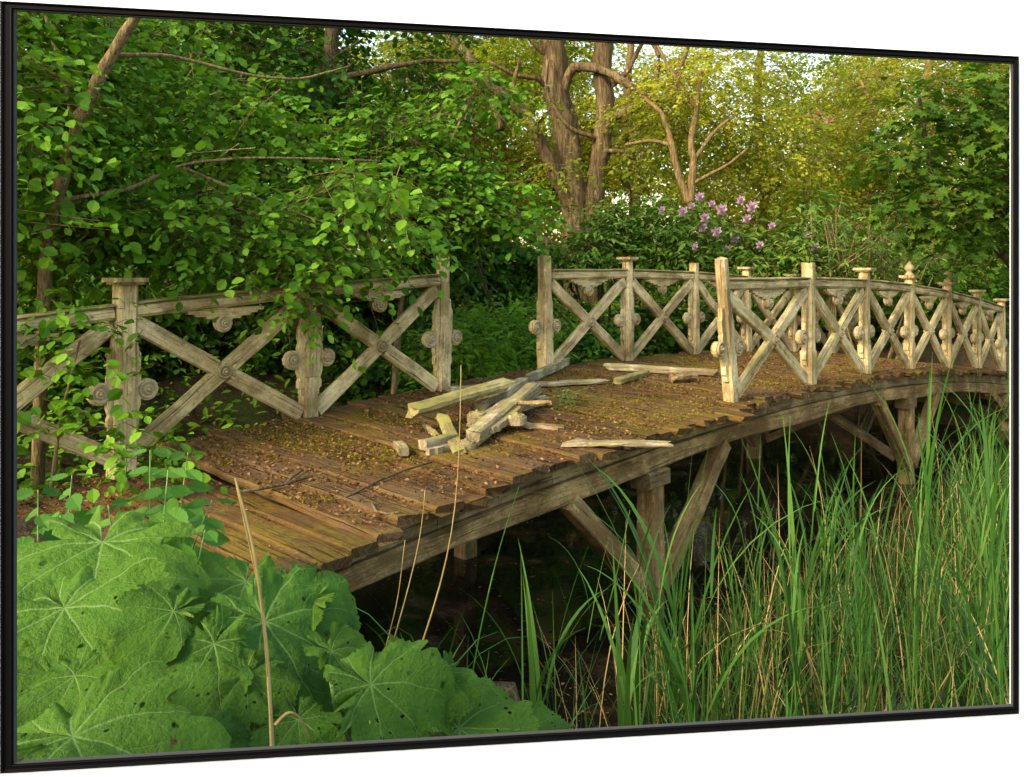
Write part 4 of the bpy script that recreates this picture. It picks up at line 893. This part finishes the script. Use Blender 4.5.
# ------------------------------------------------------------------ nettles
def nettle(label, px, ytop, d, h, lean, seed, group=None, size=.15):
    r_ = np.random.default_rng(seed); top = at(px, ytop, d); foot = np.array((top[0] - lean[0], top[1] - lean[1], top[2] - h))
    gg = float(gz(foot[0], foot[1])); foot[2] = min(foot[2], gg) if gg > .2 else foot[2]
    t = thing('nettle_plant', label, 'plant', foot, group)
    Q = [foot + (top - foot)*f + np.array((lean[0], lean[1], 0))*(-.25*math.sin(f*3.14)) for f in np.linspace(0, 1, 8)]
    m = MB(); m.tube(Q, [.005*(1-.6*i/7) for i in range(8)], 5); m.build('stem', M['stalk'], t)
    P, D, N_, S = [], [], [], []; lev = max(5, int(h/.075))
    for i in range(lev):
        f = .22 + .78*(i+1)/lev; k = f*7; a = int(min(6, k)); b = Q[a] + (Q[a+1]-Q[a])*(k-a)
        an = (i % 2)*1.1 - .55 + r_.normal(0, .25)
        for sg in (0, math.pi):
            dd = np.array((math.cos(an+sg), math.sin(an+sg), -.25 - .3*(1-f) + r_.normal(0, .1))); dd = norm(dd)
            P.append(b + dd*.012); D.append(dd); N_.append(norm(np.array((0, -.55, .85)) + r_.normal(0, .3, 3))); S.append(size*(1.15 - .65*max(0, f-.55)/.45)*r_.uniform(.8, 1.15))
    leafmesh('foliage', np.array(P), np.array(D), np.array(N_), np.array(S), T_NETTLE, M['nettle'], t, rng=r_)
for a in (('tall nettle in front of the deck corner, top by the step', 168, 470, 2.9, .55, (.03, 0), 1), ('nettle with wide dark leaves left of the deck step', 108, 505, 2.8, .5, (-.04, 0), 2), ('bent nettle leaning right over the approach boards', 212, 500, 3.0, .5, (.12, 0), 3),
          ('nettle at the left edge of the frame below the railing', 38, 490, 2.8, .5, (.0, 0), 4), ('short bright nettle in front of the left railing post', 72, 475, 3.1, .45, (.03, 0), 5), ('thin nettle rising beside the left railing post', 150, 450, 3.3, .5, (0, 0), 6), ('tall nettle between the left railing post and the deck step', 188, 452, 3.2, .6, (.05, 0), 8), ('nettle in front of the approach boards, left of the dry stem', 205, 530, 2.7, .4, (.06, 0), 9), ('nettle with pale leaves at the left edge above the butterbur', 60, 515, 2.6, .4, (-.05, 0), 10),
          ('low nettle behind the uppermost butterbur leaf', 130, 540, 2.6, .35, (.05, 0), 7)):
    nettle(*a)
p = on_deck(575, 405, .0)
t = thing('seedling', 'small fern-like seedling growing on the deck beside the heap', 'plant', p)
P, D, Nn, S, rn, tw = sprays(rt, [(p[0], p[1], p[2]+.07, .14, .10, .06)], 26, 6, .12, .035, gap=-2, shell=0); leafmesh('foliage', P, D, Nn, S, T_LANCE, [M['nettle'], M['stalk']], t, rn, tw)

# ------------------------------------------------------------------ reeds, sedge and dry stems
def ribbon(base, h, lean, curl, width, segs=6, rng=RNG, face=None):
    """returns arrays for many grass blades: verts (n, 2*(segs+1), 3)"""
    n = len(base); f = np.linspace(0, 1, segs+1)
    az = rng.random(n)*2*math.pi if face is None else face; dirv = np.c_[np.cos(az), np.sin(az), np.zeros(n)]
    side = np.c_[-np.sin(az), np.cos(az), np.zeros(n)]
    tw = rng.normal(0, .5, n)
    V = np.zeros((n, segs+1, 2, 3))
    for i, q in enumerate(f):
        ang = lean + curl*q**1.8
        if i: cen = cen + (dirv*np.sin(ang)[:,None] + np.array((0,0,1.0))*np.cos(ang)[:,None])*(h/segs)[:,None]
        else: cen = base.copy()
        wd = width*(1 - q**2.2)*(.55 + .45*min(1, q*4)) + .0006
        sv = norm(side + dirv*(tw*q)[:,None])
        V[:,i,0] = cen - sv*wd[:,None]/2; V[:,i,1] = cen + sv*wd[:,None]/2
    return V.reshape(n, -1, 3)
def ribbon_faces(n, segs, b=0):
    q = np.array([(2*i, 2*i+1, 2*i+3, 2*i+2) for i in range(segs)]).ravel(); k = 2*(segs+1)
    return (b + np.arange(n)[:,None]*k + q[None,:]).ravel(), np.full(n*segs, 4)
rr_ = np.random.default_rng(5); protos = []
for v in range(9):
    H = 1.55 + .25*rr_.random(); nl = 9
    fz = np.linspace(.22, .97, nl); ln = rr_.normal(.06, .03)
    base = np.c_[np.sin(ln)*H*fz, np.zeros(nl), H*fz*.98]
    face = (np.arange(nl) % 2)*math.pi + rr_.normal(0, .5, nl) + rr_.random()*6
    V = ribbon(base, rr_.uniform(.42, .72, nl), rr_.uniform(.15, .42, nl), rr_.uniform(.1, 1.0, nl), rr_.uniform(.008, .017, nl), 7, rr_, face)
    stem = ribbon(np.zeros((2, 3)), np.full(2, H), np.full(2, ln), np.zeros(2), np.full(2, .009), 7, rr_, np.array((0, 1.57)))
    VV = np.concatenate([V.reshape(-1, 3), stem.reshape(-1, 3)]); lo, to = ribbon_faces(nl + 2, 7)
    fr = np.repeat(np.concatenate([rr_.uniform(.15, 1, nl), [.75, .75]]), 7)
    protos.append((VV, lo, to, fr))
RLAB = 'tall green reed stem standing in the reed bed right of the bridge'
spots = []
tries = 0
while len(spots) < 140 and tries < 20000:
    tries += 1
    d = 3.0 + 6.5*rr_.random()**.85; px = rr_.uniform(560, 1040); x = (px - HX)/F*d; s_, t_ = st(x, d)
    if t_ < 2.45 or (px < 640 and rr_.random() < .6): continue
    if px < 650 and d > 4.4: continue
    spots.append((x, d, float(gz(x, d)) if gz(x, d) > 0 else -.15))
first = {}
for i, (x, y, z) in enumerate(spots):
    v = i % 9
    if v not in first:
        o = rawmesh('reed', protos[v][0], protos[v][1], protos[v][2], M['reed'], protos[v][3]); first[v] = o
    else:
        o = first[v].copy(); C.objects.link(o)
    o.location = (x, y, z); o.rotation_euler = (rr_.normal(0, .07), rr_.normal(0, .07), rr_.random()*6.28)
    px = HX + F*x/y; lim = float(np.interp(px, [560, 640, 700, 780, 850, 900, 950, 1000], [580, 535, 510, 490, 485, 490, 445, 400])) + 130*rr_.random()**1.4
    k = min(1.12, max(.35, (EYE - (lim - HY)*y/F - z)/1.72)); o.scale = (k, k, k)
    tag(o, RLAB, 'reed', 'reeds right of the bridge')
# individual broad-bladed reeds in front
for i, (px, d, h, lab) in enumerate(((672, 3.9, 1.95, 'tallest broad-bladed reed in front of the near pile'), (538, 3.9, 1.30, 'broad reed at the left edge of the reed bed, over open water'), (700, 3.4, 1.45, 'broad reed with a blade arching down near the bottom frame edge'), (800, 4.6, 1.7, 'broad upright reed below the middle of the near railing'), (628, 3.7, 1.3, 'short broad reed between the open water and the pile'), (925, 6.3, 2.0, 'broad upright reed in front of the second trestle'))):
    x = (px - HX)/F*d; n = 8; rq = np.random.default_rng(50+i)
    b = np.c_[rq.normal(0, .02, n), rq.normal(0, .02, n), np.linspace(0, h*.45, n)]
    V = ribbon(b, np.linspace(h*.95, h*.5, n)*rq.uniform(.85, 1.1, n), np.linspace(.02, .30, n), np.linspace(.15, 1.5, n)*rq.uniform(.5, 1.2, n), rq.uniform(.024, .040, n), 9, rq, rq.random(n)*6.28)
    lo, to = ribbon_faces(n, 9); o = rawmesh('broad_reed', V.reshape(-1, 3), lo, to, M['reed'], np.repeat(rq.uniform(.35, .85, n), 9), org=None)
    o.location = (x, d, -.05); tag(o, lab, 'reed')
n = 13000; d = 2.7 + 8.5*rr_.random(n)**.9; px = rr_.uniform(470, 1390, n); x = (px - HX)/F*d; s_, t_ = st(x, d)
ok = (t_ > 2.35) & ((px > 640) | ((px > 520) & (d < 4.3) & (rr_.random(n) < .28))) ; x, d, px = x[ok], d[ok], px[ok]; n = len(x)
z = np.maximum(gz(x, d), -.08); h = rr_.uniform(.35, .95, n)*(.75 + .35*field(np.c_[x, d, x*0], 1.5, 3.0)); h *= np.where(px < 640, .6, 1.0); tops = np.interp(px, [560, 640, 700, 850, 930, 1000], [600, 570, 545, 530, 500, 430]) + 60*rr_.random(n); h = np.minimum(h, np.maximum(.2, EYE - (tops - HY)*d/F - z))
V = ribbon(np.c_[x, d, z], h, rr_.uniform(0, .35, n), rr_.gamma(2.0, .35, n), rr_.uniform(.005, .012, n), 5, rr_); lo, to = ribbon_faces(n, 5)
rv = rr_.random(n)**1.3*.92; rawmesh('sedge_grass', V.reshape(-1, 3), lo, to, M['sedge'], np.repeat(rv, 5), kind='stuff')
# dry straw among the reeds
n = 620; d = 3.2 + 6*rr_.random(n); px = rr_.uniform(560, 1040, n); x = (px - HX)/F*d; s_, t_ = st(x, d); ok = t_ > 2.4; x, d = x[ok], d[ok]; n = len(x)
V = ribbon(np.c_[x, d, np.maximum(gz(x, d), -.05)], rr_.uniform(.5, 1.15, n), rr_.uniform(0, .45, n), rr_.gamma(1.5, .5, n), rr_.uniform(.004, .009, n), 6, rr_); lo, to = ribbon_faces(n, 6)
rawmesh('dry_grass', V.reshape(-1, 3), lo, to, M['straw'], np.repeat(rr_.random(n), 6), kind='stuff')
def stemthing(name, label, pts, r, mat='straw', leaves=None):
    P_ = np.array([at(*p) for p in pts]); tt = np.linspace(0, 1, 12); t0 = np.linspace(0, 1, len(P_)); Q = np.stack([np.interp(tt, t0, P_[:,i]) for i in range(3)], 1)
    for _ in range(2): Q[1:-1] = (Q[:-2] + 2*Q[1:-1] + Q[2:])/4
    m = MB(); m.tube(Q, [r*(1-.55*q) for q in tt], 6, rough=.08); o = m.build(name, M[mat], org=Q[0])
    a = o.data.attributes.new('rnd', 'FLOAT', 'FACE'); a.data.foreach_set('value', np.clip(RNG.normal(.5, .2, len(o.data.polygons)), 0, 1).astype(np.float32))
    return tag(o, label, 'stem')
stemthing('dry_stem', 'thick straw-coloured dry stem standing in front of the butterbur clump', [(274, 790, 1.62), (268, 650, 1.65), (254, 545, 1.68), (235, 478, 1.7)], .0046)
stemthing('dry_stem', 'thin dry stem bent against the thick straw-coloured one', [(236, 480, 1.7), (244, 520, 1.7), (258, 585, 1.68)], .0025)
stemthing('dry_stem', 'bent broken dry stem near the bottom frame edge', [(275, 725, 1.75), (288, 711, 1.77), (300, 716, 1.78), (312, 742, 1.8)], .004)
stemthing('grass_stem', 'tall thin green-brown grass stem rising past the near edge of the deck', [(410, 680, 2.6), (440, 590, 2.6), (455, 520, 2.6), (460, 440, 2.6), (461, 365, 2.6)], .0028)
stemthing('grass_stem', 'short reddish grass stem left of the tall thin one', [(380, 670, 2.5), (398, 600, 2.5), (405, 540, 2.5)], .002)
stemthing('grass_stem', 'slanting straw grass stem crossing the stringer', [(388, 660, 2.5), (408, 590, 2.5), (421, 535, 2.5), (425, 490, 2.5)], .0022)
stemthing('grass_stem', 'green grass stem rising over the open water', [(470, 690, 2.9), (482, 620, 2.9), (500, 545, 2.9), (519, 487, 2.9)], .0034, 'reed')
stemthing('grass_stem', 'thin green stem leaning over the water beside the pile', [(600, 640, 3.8), (618, 570, 3.8), (630, 510, 3.8)], .004, 'reed')
# grass blades at the water edge between butterbur and reeds
n = 60; rq = np.random.default_rng(77); px = rq.uniform(400, 560, n); d = rq.uniform(2.3, 3.1, n); x = (px-HX)/F*d
V = ribbon(np.c_[x, d, gz(x, d)], rq.uniform(.25, .75, n), rq.uniform(0, .3, n), rq.gamma(2, .4, n), rq.uniform(.005, .012, n), 6, rq); lo, to = ribbon_faces(n, 6)
rawmesh('bank_grass', V.reshape(-1, 3), lo, to, M['reed'], np.repeat(rq.random(n), 6), kind='stuff')
# floating debris, its paler flakes standing in for specks of reflected sky
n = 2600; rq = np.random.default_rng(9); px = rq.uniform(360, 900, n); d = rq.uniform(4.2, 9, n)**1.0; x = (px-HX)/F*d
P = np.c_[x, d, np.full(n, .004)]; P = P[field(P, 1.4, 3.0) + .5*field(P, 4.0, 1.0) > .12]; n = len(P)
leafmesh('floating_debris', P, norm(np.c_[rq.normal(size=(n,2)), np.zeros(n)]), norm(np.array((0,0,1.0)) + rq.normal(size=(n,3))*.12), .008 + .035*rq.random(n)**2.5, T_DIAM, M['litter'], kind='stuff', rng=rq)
# drift wood on the water edge
m = MB(); m.tube([at(455, 700, 4.75), at(480, 690, 4.8), at(510, 692, 4.8), at(520, 712, 4.7)], [.035, .045, .05, .02], 8, rough=.12)
tag(m.build('driftwood', M['bark_tan'], org=at(480, 690, 4.8)), 'pale rotten log floating at the water edge', 'log')
